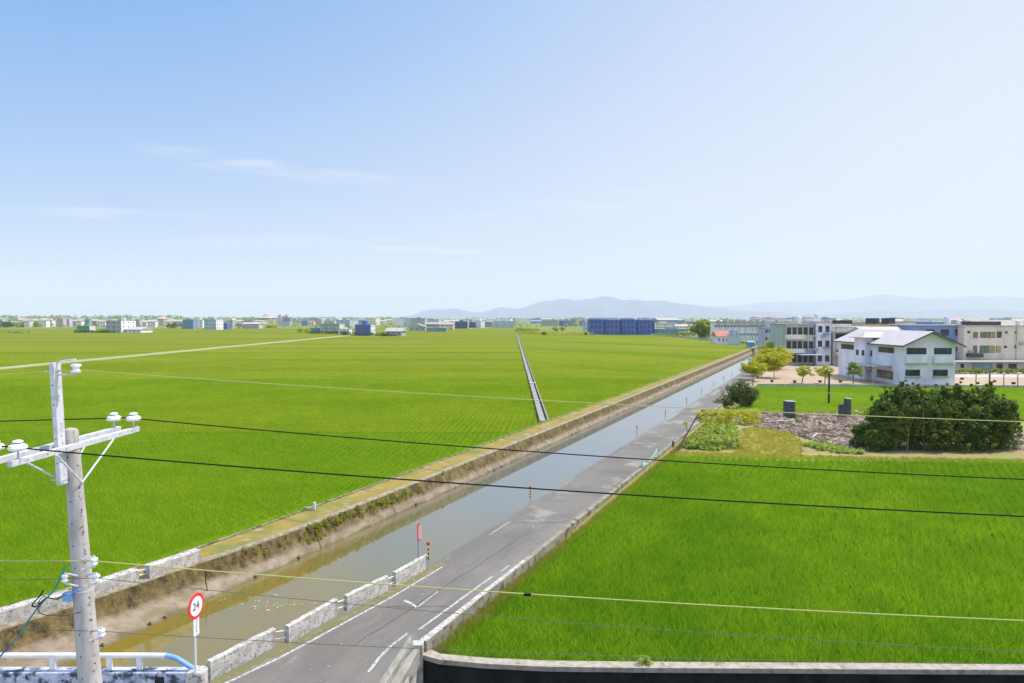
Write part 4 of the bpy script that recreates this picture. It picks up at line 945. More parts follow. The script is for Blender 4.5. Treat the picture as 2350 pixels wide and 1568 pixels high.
# ---------------------------------------------------------------- fallow plot, rubble, forecourt
fp = [tuple(at(x, y, .2)[:2]) for x, y in [(1500, 1046), (1900, 1056), (2420, 1062), (2420, 962), (2110, 950), (1800, 944), (1690, 941), (1640, 944)]]
fp = [C(-10.1, 43)[:2]] + fp[1:-1] + [C(-10.1, 68)[:2]]
g = MB(); g.prism(fp, -.1, .16); struct(g.build('fallow_ground', M['fallow']))
g = MB(); g.add([at(x, y, .168) for x, y in [(1685, 1042), (1838, 1046), (1848, 1020), (1800, 985), (1740, 982), (1705, 985)]], [(0, 1, 2, 3, 4, 5)]); tag(g.build('dry_grass', M['dry_grass']), kind='stuff')
g = MB(); g.add([at(x, y, .17) for x, y in [(1520, 1046), (1640, 1049), (1900, 1053), (1990, 1050), (1900, 1043), (1700, 1038), (1560, 1036)]][::1], [tuple(range(7))]); tag(g.build('verge_grass', M['dry_grass']), kind='stuff')
def scatter_px(polys, n, seed):
    r = random.Random(seed); out = []
    for poly, wt in polys:
        W = [at(x, y, .16) for x, y in poly]; xs = [p.x for p in W]; ys = [p.y for p in W]; k = 0; arr = []
        while len(arr) < n * wt:
            c = np.array([[r.uniform(min(xs), max(xs)), r.uniform(min(ys), max(ys))] for _ in range(500)]); arr += [tuple(p) for p in c[in_poly(c, W)]]
        out += arr[:int(n * wt)]
    return out
RUB = [([(1665, 955), (1760, 945), (1800, 948), (1815, 975), (1740, 980), (1660, 972)], .4), ([(1700, 976), (1830, 975), (1960, 985), (2040, 1010), (2010, 1036), (1900, 1022), (1830, 1000), (1760, 985)], .9),
       ([(1820, 945), (1900, 945), (1990, 958), (2000, 985), (1830, 976)], .4), ([(2230, 1010), (2350, 1000), (2380, 1035), (2260, 1030)], .12)]
pts = scatter_px(RUB, 5600, 2); g = MB(); r = random.Random(8)
for x, y in pts:
    s_ = r.uniform(.03, .13) * (1.6 if r.random() < .06 else 1); Mx = Matrix.Translation((x, y, .16 + s_ * .2)) @ Matrix.Rotation(r.uniform(0, 6.28), 4, 'Z') @ Matrix.Rotation(r.uniform(-.8, .8), 4, 'X') @ Matrix.Rotation(r.uniform(-.8, .8), 4, 'Y')
    g.box(-s_ * r.uniform(.6, 1.6), s_, -s_, s_ * r.uniform(.5, 1.2), -s_ * .4, s_ * .5, Mx)
tag(g.build('rubble', M['rubble']), kind='stuff')
# two thrown beams on the rubble
for (x, y, L_, a_, lb) in [(1770, 968, 4.2, 5, 'long broken concrete beam lying on the rubble left of the first stub wall'), (1870, 1000, 1.6, 55, 'short pale broken plank lying slanted on the rubble')]:
    q = at(x, y, .3); b = MB(); b.box(-L_ / 2, L_ / 2, -.07, .07, -.07, .07); o = b.build('broken_beam', M['pale_concrete'], bevel=.01); o.location = q; o.rotation_euler = (0.1, -.03, R(a_)); tag(o, lb, 'beam')
WD = [([(1560, 1030), (1570, 985), (1620, 962), (1690, 975), (1695, 1030), (1640, 1036)], .75), ([(1830, 1020), (1900, 1022), (1990, 1045), (1900, 1040)], .15), ([(1660, 952), (1700, 946), (1760, 944), (1770, 950)], .1), ([(1960, 938), (2010, 942), (2000, 955), (1960, 952)], .1)]
pts = scatter_px(WD, 700, 5); cl = [(Vector((x, y, .3)), random.Random(int(x * 99)).uniform(.12, .3)) for x, y in pts]
tag(leaves(cl, 20, .11, 'weeds', M['weed_leaf'], None, 31, .7), kind='stuff')
VG = [([(1685, 1042), (1838, 1046), (1848, 1020), (1800, 985), (1740, 982), (1705, 985)], .7), ([(1500, 1046), (1560, 1038), (2050, 1052), (2350, 1056), (2350, 1062), (1500, 1050)], .6), ([(1660, 944), (1800, 941), (2110, 950), (2110, 956), (1800, 950), (1660, 950)], .8)]
pts = np.array(scatter_px(VG, 2200, 6)); o = blades(pts, np.full(len(pts), .16), np.full(len(pts), .03), 6, 'dry_weeds', M['dry_bl'], .16, 77, .15, .9); tag(o, kind='stuff')
def stub(px, base_y, parts, label):
    q = at(px, base_y, .16); e = empty('stub_wall', q, label, 'wall')
    b = MB()
    for (x0, x1, y0, y1, h_) in parts:
        b.prism([(x0, y0), (x1, y0), (x1, y1), (x0, y1)], -.1, h_)
    n0 = len(b.v)
    b.build('wall', M['slate'], e, bevel=.03)
    b = MB(); x0, x1, y0, y1, h_ = parts[-1]; b.box(x0 - .03, x1 + .03, y0 - .03, y1 + .03, h_ + .003, h_ + .06, Matrix.Rotation(R(3), 4, 'Y')); b.build('coping', M['pale_concrete'], e, bevel=.01)
stub(1810, 959, [(-.42, .5, -.3, .35, 1.55)], 'dark square brick pillar stub left standing in the rubble, left of two')
stub(1938, 957, [(-.5, .02, -.25, .3, 1.2), (.021, .5, -.3, .3, 1.75)], 'dark stepped wall stub left standing in the rubble, right of two')
# thin stick at the paddy edge
q = at(1838, 1048, .2); b = MB(); b.tube([(0, 0, -.1), (.02, 0, .6)], [.02, .012], 6); o = b.build('wooden_stake', M['trunk']); o.location = q; tag(o, 'thin upright stake at the far edge of the green paddy', 'stake')
# green net at the paddy corner
q = at(1483, 1066, .2); b = MB(); cols = 9; rows_ = 5; r = random.Random(3); vs = []
a0 = at(1474, 1084, .45); a1 = at(1506, 1050, .45)
for i in range(cols):
    for j in range(rows_):
        u = i / (cols - 1); v = j / (rows_ - 1); p = a0.lerp(a1, u); hgt = (.72 - .42 * math.sin(u * math.pi)) ; vs.append(p - q + Vector((.05 * math.sin(u * 12 + v * 3), .05 * math.cos(u * 9), -.3 + v * (hgt + .2))))
b.add(vs, [(i * rows_ + j, (i + 1) * rows_ + j, (i + 1) * rows_ + j + 1, i * rows_ + j + 1) for i in range(cols - 1) for j in range(rows_ - 1)])
e = empty('green_net', q, 'sagging bright green net on two stakes at the paddy corner by the road', 'net')
o = b.build('netting', M['net'], e, smooth=True); sm = o.modifiers.new('t', 'SOLIDIFY'); sm.thickness = .012
for p in (a0, a1):
    b = MB(); b.tube([p - q + Vector((0, 0, -.6)), p - q + Vector((.03, 0, .8))], .018, 6); b.build('stake', M['pale_concrete'], e)
# forecourt slab
PZ = .45
pl_ = [tuple(at(x, y, PZ)[:2]) for x, y in [(1738, 883.5), (2440, 888)]]
pc = [C(-10.1, 96)[:2], pl_[0], pl_[1], (120, pl_[1][1] + 30), (110, 150), C(-10.1, 175)[:2]]
g = MB(); g.prism(pc, -.1, PZ); struct(g.build('forecourt', M['plaza']))
a_ = Vector((*pl_[0], 0)); b_ = Vector((*pl_[1], 0)); g = MB(); L_ = (b_ - a_).length; an_ = math.atan2(b_.y - a_.y, b_.x - a_.x)
g.box(0, L_, -.16, -.005, -.1, .62); o = g.build('low_wall', M['concrete']); o.location = a_; o.rotation_euler = (0, 0, an_); tag(o, 'long low concrete wall between the paddy strip and the forecourt', 'wall')
for k, (x, y) in enumerate([(1770, 879), (1835, 880), (1898, 881), (1951, 881)]):
    q = at(1674 + (610, 935, 1300, 1592)[k] * .16, 878 if k else 877, PZ); b = MB(); b.lathe([(0, 0), (.2, 0), (.25, .3), (.2, .3), (.19, .25), (0, .25)], n=12)
    o = b.build('flower_pot', M['trunk']); o.location = q; tag(o, ['dark planter tub at the left end of the forecourt', 'dark planter tub left of the slanting yellow tree', 'dark planter tub just left of the dark pole', 'dark planter tub left of the conical green tree'][k], 'planter', 'dark planter tubs on the forecourt')

# ---------------------------------------------------------------- buildings
def paint(name, c, dirt=(0.3, 0.3, 0.28), amt=(0.6, 0.8)):
    return mat(name, c, tuple(v * .82 for v in c), .5, 6, .85, c3=dirt, s3=1.1, lo3=amt[0], hi3=amt[1], stretch=(1, 1, .45))
W_ = {}
for n_, c_ in dict(white=(.86, .84, .93), cream=(.78, .74, .66), beige=(.74, .66, .54), grey=(.42, .43, .45), blue=(.2, .3, .52), deep_blue=(.09, .16, .46), navy=(.045, .08, .24), lavender=(.5, .5, .6),
                   pink=(.58, .42, .38), brown=(.42, .36, .32), green=(.16, .33, .2), sage=(.47, .52, .44), teal=(.2, .34, .38), red=(.5, .2, .16), orange=(.6, .47, .42), dark=(.07, .08, .09), pale_blue=(.5, .58, .68)).items():
    W_[n_] = paint('wall_' + n_, c_)
M['roof_metal'] = mat('pale_metal_roof', (0.52, 0.47, 0.47), (0.43, 0.39, 0.39), 0.6, 5, 0.6, stretch=(1, 6, 1), bump=0.1)
M['trim_dark'] = mat('dark_roof_trim', (0.07, 0.08, 0.11), rough=0.6)
M['soffit'] = mat('soffit', (0.5, 0.5, 0.42), rough=0.8)
def window_s(parent, a0, a1, z0, z1, y, name='window', mull=1, pane='glass', fr=.07, proud=.05):   # in a wall facing -Y, coordinates local to parent
    f = MB(); 
    f.box(a0, a1, y - proud, y + .02, z0, z0 + fr); f.box(a0, a1, y - proud, y + .02, z1 - fr, z1)
    f.box(a0, a0 + fr, y - proud, y + .02, z0 + fr, z1 - fr); f.box(a1 - fr, a1, y - proud, y + .02, z0 + fr, z1 - fr)
    for k in range(mull):
        x = a0 + (a1 - a0) * (k + 1) / (mull + 1); f.box(x - fr / 2, x + fr / 2, y - proud + .005, y + .02, z0 + fr, z1 - fr)
    o = f.build(name, M['win_frame'], parent)
    p = MB(); p.box(a0 + fr * .9, a1 - fr * .9, y - proud * .5, y + .015, z0 + fr * .9, z1 - fr * .9); p.build('pane', M[pane] if pane in M else W_[pane], o)
    return o
def window_w(parent, b0, b1, z0, z1, x, **k):
    o = window_s(parent, b0, b1, z0, z1, 0, **k)
    Mx = Matrix(((0, 1, 0, x), (1, 0, 0, 0), (0, 0, 1, 0), (0, 0, 0, 1)))
    for q in [o] + list(o.children):
        q.data.transform(Mx); q.data.flip_normals()
    return o
s_h = 520 / 2350; s_5 = 300 / 2350
zH = lambda x, y: z2(x, y, 1980, 760, s_h)
z5 = lambda x, y: z2(x, y, 2200, 770, s_5)
# white house with gabled roof
hx, hx1, hy, hy1, hz = 53.2, 60.2, 100.0, 120.0, .45
E0 = Vector((hx, hy, 0))
hs_ = empty('white_house', E0, 'white two storey house with pale gabled metal roof and dark framed windows on the forecourt', 'house')
ez, rz_, rx_ = 6.1, 7.75, 56.75
b = MB(); L = hx1 - hx; D = hy1 - hy; rxl = rx_ - hx
b.add([(0, 0, hz - .5), (L, 0, hz - .5), (L, 0, ez), (rxl, 0, rz_ - .12), (0, 0, ez), (0, D, hz - .5), (L, D, hz - .5), (L, D, ez), (rxl, D, rz_ - .12), (0, D, ez)],
      [(0, 1, 2, 3, 4), (9, 8, 7, 6, 5), (0, 4, 9, 5), (1, 6, 7, 2), (0, 5, 6, 1), (4, 3, 8, 9), (3, 2, 7, 8)])
b.build('wall', W_['white'], hs_)
b = MB(); ov = .85; zo = ez - .3
def roof_slab(b, xa, za, xb, zb, y0, y1, t=.1):
    b.add([(xa, y0, za), (xb, y0, zb), (xb, y1, zb), (xa, y1, za), (xa, y0, za + t), (xb, y0, zb + t), (xb, y1, zb + t), (xa, y1, za + t)],
          [(0, 3, 2, 1), (4, 5, 6, 7), (0, 1, 5, 4), (1, 2, 6, 5), (2, 3, 7, 6), (3, 0, 4, 7)])
slope = (rz_ - ez) / rxl
roof_slab(b, -ov * .7, ez - slope * ov * .7, rxl, rz_, -1.0, D + .7); roof_slab(b, rxl + .001, rz_, L + ov, ez - slope * ov, -1.0, D + .7)
rf = b.build('roof', M['roof_metal'], hs_)
b = MB(); roof_slab(b, -ov * .7 - .02, ez - slope * ov * .7 - .06, rxl, rz_ - .04, -1.06, -1.003, .18); roof_slab(b, rxl + .001, rz_ - .04, L + ov + .02, ez - slope * ov - .06, -1.06, -1.003, .18)
b.box(-ov * .7 - .06, -ov * .7 - .003, -1.06, D + .7, ez - slope * ov * .7 - .08, ez - slope * ov * .7 + .08); b.build('fascia', M['trim_dark'], rf)
# stair tower
b = MB(); ty0, ty1 = 9.2, 12.7; b.box(-.85, .3, ty0, ty1, hz - .5, 6.75); b.build('stair_tower', W_['white'], hs_)
b = MB(); tz = 6.76; b.add([(-1.5, ty0 - .7, tz), (-1.5, ty1 + .7, tz), (2.6, ty1 + .5, tz), (2.6, ty0 - .7, tz), (-.1, (ty0 + ty1) / 2, tz + .75), (3.0, (ty0 + ty1) / 2, tz + .75), (3.4, ty0 - .7, tz), (3.4, ty1 + .5, tz)],
      [(0, 4, 1), (0, 3, 5, 4), (1, 4, 5, 2), (0, 1, 2, 3)]); b.box(-1.5, 2.6, ty0 - .7, ty1 + .6, tz - .09, tz - .003)
b.build('tower_roof', M['roof_metal'], hs_)
def rectS(f, x0, y0, x1, y1, Y):
    p = on_y(*f(x0, y1), Y); q = on_y(*f(x1, y0), Y); return p.x, q.x, p.z, q.z
def rectW(f, x0, y0, x1, y1, X):
    p = on_x(*f(x1, y1), X); q = on_x(*f(x0, y0), X); return p.y, q.y, p.z, q.z
for k, (x0, y0, x1, y1, ml) in enumerate([(105, 625, 480, 745, 2), (630, 625, 965, 745, 2), (80, 1040, 360, 1160, 1), (605, 1040, 890, 1160, 2)]):
    a, c, z0, z1 = rectS(z5, x0, y0, x1, y1, hy); o = window_s(hs_, a - hx, c - hx, z0, z1, 0, mull=ml, fr=.08)
    b = MB(); 
    if k < 2:
        b.box(a - hx - .12, c - hx + .12, -.32, -.003, z0 - 1.15, z0 - .22); b.build('window_box', W_['white'], hs_, bevel=.02)
        b = MB(); b.box(a - hx - .2, c - hx + .2, -.42, -.003, z0 - 1.3, z0 - 1.153); b.build('ledge', M['soffit'], hs_)
    else:
        b.box(a - hx - .15, c - hx + .15, -.28, -.003, z0 - .16, z0 - .08); b.build('sill', M['concrete'], hs_)
for (x0, y0, x1, y1, X, ml) in [(335, 360, 470, 425, hx, 2), (500, 425, 525, 485, hx - .85, 0), (562, 430, 588, 490, hx - .85, 0), (628, 432, 675, 497, hx, 1), (748, 390, 915, 466, hx, 2), (618, 605, 668, 625, hx, 0), (618, 645, 668, 668, hx, 0), (730, 640, 905, 755, hx, 1)]:
    p0, p1, z0, z1 = rectW(zH, x0, y0, x1, y1, X); z1 = max(z1, z0 + .3)
    window_w(hs_, p0 - hy, p1 - hy, max(z0, hz + .02), z1, X - hx, mull=ml, name='window' if y0 < 640 or x1 < 700 else 'entrance')
# porch over the entrance
b = MB(); b.box(-2.6, -.06, 3.0, 11.2, 2.75, 2.87); pr = b.build('porch_roof', M['concrete'], hs_)
for y in (3.3, 7.0, 10.9): b = MB(); b.box(-2.5, -2.38, y, y + .12, hz - .02, 2.747); b.build('porch_post', M['post_grey'], pr)
b = MB(); b.box(L - .5, L - .15, -.35, -.003, 3.35, 3.6); b.build('wall_lamp', M['rail_paint'], hs_)
# clutter: generic house
def winmesh(w, h): 
    b = MB(); b.box(-w / 2, w / 2, -.05, .03, -h / 2, h / 2); return b
def bld(x0, x1, yt, yb, wall, label, f=1.0, phi=None, roof='flat', st_=2, nc=4, side_wall=None, group=None, name='house', win=True, z0=.2, dep=None, tank=False, Y=None, cat='building', roofc='concrete', winc='glass', ncs=3, wsz=None):
    Y = Y or (H - z0) * F / max(yb - 729, 1.2)
    if Y > 220 and winc == 'glass': winc = 'far_glass'
    xm = (x0 + x1) / 2; T = (x1 - x0) / F * Y; bt = math.atan2((xm - CX), F)
    if f < 1: ph = R(phi or 38); w = f * T / math.cos(ph); d = (1 - f) * T / math.sin(ph)
    else: ph = R(phi or 0); w = T * math.cos(bt) if phi is None else T; d = dep or max(6, min(w * .7, 14))
    zt = H + (729 - yt) / F * Y * 1.0
    h = max(zt - z0, 2.0)
    e = empty(name, ((xm - CX) / F * Y, Y, z0), label, cat, group, rz=-ph - (bt if f < 1 else 0))
    hw, hd = w / 2, d / 2
    hb = h if roof == 'flat' else h * (.62 if st_ < 2 else .76)
    b = MB(); b.box(-hw, hw, -hd, hd, -.3, hb - (.02 if roof == 'flat' else 0)); b.build('wall', W_[wall], e)
    if side_wall: b = MB(); b.box(hw + .003, hw + .05, -hd, hd, 0, hb - .02); b.build('side_wall', W_[side_wall], e)
    b = MB()
    if roof == 'flat':
        b.box(-hw - .15, hw + .15, -hd - .15, hd + .15, hb - .02, hb + .2); ro = b.build('roof', M[roofc] if roofc in M else W_[roofc], e)
        b = MB(); b.box(-hw * .3, hw * .25, -hd * .2, hd * .5, hb + .203, hb + (.7 if Y < 200 else 1.1 + .8 * (st_ > 2))); b.build('stair_head', W_[wall], e)
    elif roof == 'gable':
        o_ = .5; b.add([(-hw - o_, -hd - o_, hb - .1), (hw + o_, -hd - o_, hb - .1), (hw + o_, hd + o_, hb - .1), (-hw - o_, hd + o_, hb - .1), (-hw - o_, 0, h), (hw + o_, 0, h)], [(0, 1, 5, 4), (2, 3, 4, 5), (0, 4, 3), (1, 2, 5), (3, 2, 1, 0)])
        ro = b.build('roof', M[roofc] if roofc in M else W_[roofc], e)
    elif roof == 'gablef':
        o_ = .5; b.add([(-hw - o_, -hd - o_, hb - .1), (hw + o_, -hd - o_, hb - .1), (hw + o_, hd + o_, hb - .1), (-hw - o_, hd + o_, hb - .1), (0, -hd - o_, h), (0, hd + o_, h)], [(0, 4, 5, 3), (1, 2, 5, 4), (0, 1, 4), (2, 3, 5), (3, 2, 1, 0)])
        ro = b.build('roof', M[roofc] if roofc in M else W_[roofc], e)
    if tank:
        b = MB(); b.lathe([(0, 0), (.6, 0), (.6, 1.2), (.45, 1.45), (0, 1.55)], (hw * .5, 0, hb + .2 if roof == 'flat' else hb), 12); b.build('water_tank', M['tank'], e, smooth=True)
    if win and nc:
        sh = hb / st_; ww, wh = wsz or ((min(1.6, w / nc * .55), min(1.3, sh * .42)) if Y < 220 else (min(1.3, w / nc * .42), min(1.0, sh * .34))); me = None
        for i in range(st_):
            for k in range(nc):
                x = -hw + w * (k + .5) / nc; z = sh * (i + .55)
                if me is None: o = winmesh(ww, wh).build('window', M[winc], e); me = o.data
                else: o = bpy.data.objects.new('window', me); COL.objects.link(o); o.parent = e
                o.location = (x, -hd, z)
            if f < 1:
                for k in range(ncs):
                    o = bpy.data.objects.new('window', me); COL.objects.link(o); o.parent = e; o.location = (hw + (.05 if side_wall else 0), -hd + d * (k + .5) / ncs, sh * (i + .55)); o.rotation_euler = (0, 0, R(90))
    return e
zA = lambda x, y: z2(x, y, 0, 740, .2128); zB = lambda x, y: z2(x, y, 500, 740, .2128); zC = lambda x, y: z2(x, y, 1000, 740, .2128); zD = lambda x, y: z2(x, y, 1500, 760, .2128)
def zb(fn, x0, x1, yt, yb, wall, label, **k):
    a = fn(x0, yt); c = fn(x1, yb); return bld(a[0], c[0], a[1], c[1], wall, label, **k)
# left side of the plain
zb(zA, 900, 1080, 262, 342, 'green', 'small green sided hut with a white roof edge at the far side of the paddy', f=.68, side_wall='cream', roofc='pale_concrete', st_=1, nc=0, name='hut')
zb(zA, 1240, 1540, 205, 342, 'grey', 'tall boxy grey three storey house, sunlit side coloured white, right of the green hut', f=.5, st_=3, nc=3, ncs=3, side_wall='white', tank=True)  # white panel puts the sunlight on the right face into its colour
zb(zA, 1420, 1700, 275, 342, 'white', 'low white shed with barrel shaped roof attached right of the tall grey house', phi=12, roof='gable', roofc='pale_concrete', st_=1, nc=5, name='shed')
zb(zA, 2110, 2240, 195, 300, 'blue', 'blue fronted house behind dark trees right of the field power poles', st_=2, nc=3)
zb(zA, 2250, 2345, 195, 282, 'white', 'narrow white house with stacked balconies left of the big pale blue block', st_=3, nc=2)
zb(zB, 0, 205, 190, 308, 'pale_blue', 'large pale blue grey block with sunlit right side coloured white in the left plain', f=.62, side_wall='white', st_=3, nc=5, ncs=3)  # right face whitened by a panel: its sunlight is in the colour
zb(zB, 205, 275, 235, 305, 'deep_blue', 'low deep blue and white annex touching the pale blue block', st_=1, nc=2, name='annex')
zb(zB, 275, 335, 200, 290, 'grey', 'slim grey house right of the low blue annex', st_=3, nc=2)
zb(zB, 450, 650, 222, 290, 'lavender', 'lavender row house with red brown roof behind the paddy, left of the wood', roof='gable', roofc='pink', st_=2, nc=6)
zb(zB, 1120, 1190, 205, 260, 'blue', 'small blue house in the middle of the far settlement', st_=2, nc=2)
zb(zB, 1190, 1262, 205, 258, 'white', 'small white house with red roof right beside the small blue house', roof='gable', roofc='red', st_=2, nc=2)
zb(zB, 1335, 1600, 240, 352, 'sage', 'wide sage green three storey block with cream right side at the paddy edge', f=.78, phi=30, side_wall='cream', st_=3, nc=7, ncs=2, roofc='teal')
zb(zB, 1225, 1338, 285, 350, 'teal', 'low teal house attached left of the sage green block', st_=1, nc=3, name='annex')
zb(zB, 1545, 1675, 302, 362, 'white', 'low white garage in front of the right end of the sage green block', st_=1, nc=3, name='garage')
zb(zB, 1725, 1952, 250, 378, 'deep_blue', 'bright blue cube shaped house at the end of the pale farm road', f=.78, phi=30, side_wall='white', st_=3, nc=4, ncs=2, roofc='blue')
zb(zB, 2095, 2290, 285, 380, 'grey', 'low house with wide pale shed roof right of the bright blue cube house', roof='gable', st_=1, nc=3, phi=15, roofc='pale_concrete')
zb(zC, 0, 190, 235, 326, 'sage', 'grey green gable fronted barn left of centre', roof='gablef', roofc='sage', st_=1, nc=3, name='barn')
zb(zC, 190, 350, 222, 300, 'brown', 'house with brownish red roof behind the low white roofed shed', roof='gable', roofc='brown', st_=2, nc=3)
zb(zC, 350, 505, 222, 312, 'beige', 'beige brown house with hipped roof right of the brownish red roofed house', roof='gable', roofc='brown', st_=2, nc=3)
zb(zC, 200, 428, 285, 332, 'teal', 'long low shed with bright white roof at the paddy edge left of centre', st_=1, nc=6, roofc='pale_concrete', name='shed', dep=8)
zb(zC, 525, 665, 212, 292, 'navy', 'navy blue factory hall with a white corner column', st_=2, nc=4)
zb(zC, 668, 750, 225, 282, 'navy', 'lower navy blue hall right of the white corner column', st_=1, nc=2)
zb(zC, 655, 676, 205, 285, 'white', 'thin white stair column between two navy halls', st_=3, nc=0, name='stair_column', dep=5)
zb(zC, 750, 862, 205, 282, 'white', 'white and pale blue apartment block right of the navy halls', f=.6, side_wall='white', st_=3, nc=3, ncs=2)
zb(zC, 960, 1195, 210, 283, 'pale_blue', 'long pale blue school like block at the far end of the irrigation channel', st_=3, nc=10)
zb(zC, 1205, 1392, 204, 222, 'white', 'very long thin white roofed hall on the horizon right of the channel', st_=1, nc=0, dep=10, name='hall')
zb(zC, 1395, 1512, 195, 232, 'blue', 'blue gable roofed hall on the horizon right of centre', roof='gable', roofc='blue', st_=1, nc=4, name='hall')
for k, (x0, x1, t_, c_) in enumerate([(1515, 1600, 205, 'grey'), (1602, 1700, 200, 'grey'), (1715, 1755, 203, 'deep_blue'), (1758, 1842, 202, 'blue'), (1850, 1900, 190, 'teal'), (1945, 2030, 205, 'blue')]):
    zb(zC, x0, x1, t_, 262, c_, ['first grey flat of the bluish row left of the dark blue apartments', 'second, wider grey flat of the bluish row left of the dark blue apartments', 'narrow deep blue house in the bluish row left of the dark blue apartments', 'blue house in the middle of the bluish row left of the dark blue apartments', 'slim teal tower house in the bluish row left of the dark blue apartments', 'blue house right beside the dark blue apartments'][k], st_=3, nc=3)
zb(zC, 1990, 2060, 225, 315, 'pale_blue', 'pale low house in front of the left corner of the dark blue apartments', st_=2, nc=2)
# dark blue apartments: four modules of one building
e = empty('apartment_block', ((1421 - CX) / F * 418, 418, .1), 'long dark blue three storey apartment block with four bays beyond the paddy', 'building')
wd = 148 / F * 418; hh_ = 8.6
for k in range(4):
    x0 = -wd / 2 + k * wd / 4
    b = MB(); b.box(x0 + .9, x0 + wd / 4 - .4, -5 + (k % 2) * .4, 6, -.2, hh_ - (k % 2) * .3); o = b.build('wall', W_['deep_blue'], e)
    b = MB(); b.box(x0 + wd / 4 - .4, x0 + wd / 4 + .9, -4, 6, -.2, hh_ - 1.0); b.build('recess', W_['navy'], e)
    b = MB(); b.box(x0 + 1.5, x0 + wd / 4 - 1.6, -3, 3, hh_ + .003, hh_ + .9); b.build('stair_head', W_['pale_blue'], e)
    b = MB(); b.lathe([(0, 0), (.7, 0), (.7, 1.1), (0, 1.4)], (x0 + 2.5, 3.6, hh_ - .3), 10); b.build('water_tank', M['tank'], e, smooth=True)
    for i in range(3):
        for j in range(3):
            o = winmesh(1.0, 1.3).build('window', W_['navy'], e); o.location = (x0 + 2.2 + j * 2.3, -5 + (k % 2) * .4 - .02, 1.6 + i * 2.7)
# right of the canal, far
zb(zD, 420, 700, 135, 205, 'cream', 'long cream low rise right behind the dark blue apartments', st_=2, nc=9)
zb(zD, 690, 882, 150, 232, 'white', 'white hall with pinkish hipped roof left of the big round tree', roof='gable', roofc='pink', st_=2, nc=5, name='hall')
zb(zD, 440, 880, 205, 262, 'teal', 'low teal green shed row at the foot of the cream low rise', st_=1, nc=8, name='shed', roofc='teal')
n_ = 10
for k in range(n_):
    x0 = 1120 + k * 73
    o = zb(zD, x0, x0 + 71, 128, 232, 'white', '', st_=2, nc=2, wsz=(.9, .9), group='row houses with rounded roof fronts', name='row_house', Y=330, roofc='pale_concrete')
    o['label'] = '%s white row house with rounded roof front, counted from the big round tree' % ['first', 'second', 'third', 'fourth', 'fifth', 'sixth', 'seventh', 'eighth', 'ninth', 'tenth'][k]
    h_ = 0
    for c in o.children:
        if c.name.startswith('stair_head'): bpy.data.objects.remove(c)
    b = MB(); T = 71 * .2128 / 1.06383 / F * 330; zt = H + (729 - zD(0, 128)[1]) / F * 330 - .2
    b.lathe([(0, -.3), (T * .36, -.3), (T * .36, .3), (0, .3)], n=20, M=Matrix.Translation((0, -4.6, zt + .1)) @ Matrix.Rotation(R(90), 4, 'X')); b.build('rounded_gable', M['pale_concrete'], o)
zb(zD, 1150, 1292, 222, 280, 'white', 'low shed with bright red roof left of the dark trees, beyond the channel path', roof='gable', roofc='red', st_=1, nc=3, name='shed', Y=262)
zb(zD, 1292, 1390, 225, 282, 'navy', 'low navy barrel shed right beside the red roofed shed', roof='gable', roofc='navy', st_=1, nc=2, name='shed', Y=262)
zb(zD, 1295, 1452, 268, 302, 'pale_blue', 'pale blue site fence in front of the navy barrel shed', st_=1, nc=0, name='site_fence', dep=.4, Y=250, cat='fence')
zb(zD, 1680, 1850, 190, 308, 'lavender', 'pale lavender house left of the balcony block', st_=3, nc=4, Y=215)
# balcony block and neighbours behind the forecourt trees
AP = 148.0
def block(x0, x1, yt, wall, label, z_t=None, **k): 
    return bld(x0, x1, yt, 835, wall, label, Y=AP, **k)
ea = block(1783, 1849, 745, 'sage', 'pale three storey balcony block nearest the canal gate', st_=3, nc=5, tank=True, dep=9, winc='win_frame', wsz=(.8, 1.4))
for i in (1, 2):
    b = MB(); hb = H + (729 - 745) / F * AP - .2; b.box(-3.0, .6, -5.6, -4.55, hb * i / 3 - .1, hb * i / 3 + .75); b.build('balcony', W_['cream'], ea, bevel=.02)
b = MB(); b.box(-1, 3.2, -7.8, -4.55, 2.3, 2.42); b.build('canopy', W_['pale_blue'], ea)
eb = block(1849, 1884, 740, 'white', 'narrow white tower house with green window hoods right of the balcony block', st_=3, nc=2, dep=10, tank=True)
for i in range(2): b = MB(); b.box(-.2, 1.1, -5.7, -5.05, 3.6 + i * 2.7, 3.75 + i * 2.7); b.build('window_hood', W_['teal'], eb)
for (x, z) in ((-1.9, 3.1), (-.6, 5.6)):
    b = MB(); b.box(x, x + .75, -5.4, -5.003, z, z + .5); b.build('air_conditioner', M['pale_concrete'], eb, bevel=.02)
b = MB(); b.tube([(2.3, -5.06, 0), (2.3, -5.06, 8)], .06, 6); b.build('drain_pipe', W_['grey'], eb)
for (x, z) in ((1.4, 3.3), (2.4, 5.9)):
    b = MB(); b.box(x, x + .7, -4.85, -4.503, z - .2, z + .25); b.build('air_conditioner', M['pale_concrete'], ea, bevel=.02)
ec = block(1884, 1990, 752, 'cream', 'cream house with a long dark ribbon window just left of the white gabled house', st_=2, nc=0, dep=10)
hwc = (1990 - 1884) / F * AP / 2 * math.cos(math.atan2(762, F))
b = MB(); b.box(-hwc + .3, hwc, -5.2, -4.95, 5.1, 6.35); b.build('ribbon_window', M['glass'], ec)
b = MB(); b.box(-hwc - .3, hwc + .3, -5.9, -4.9, 6.6, 6.75); b.build('eave_slab', M['pale_concrete'], ec)
b = MB(); b.box(-hwc, hwc * .9, -6.4, -5.003, 2.2, 2.9); b.build('balcony', W_['cream'], ec); b = MB(); b.box(-hwc + .3, hwc * .9, -6.3, -5.2, 2.9, 3.2); b.build('planter_row', M['moss'], ec)
for x in (-1.5, 1.8): b = MB(); b.box(x, x + .15, -6.6, -6.45, -.2, 2.1); b.build('porch_post', M['trunk'], ec)
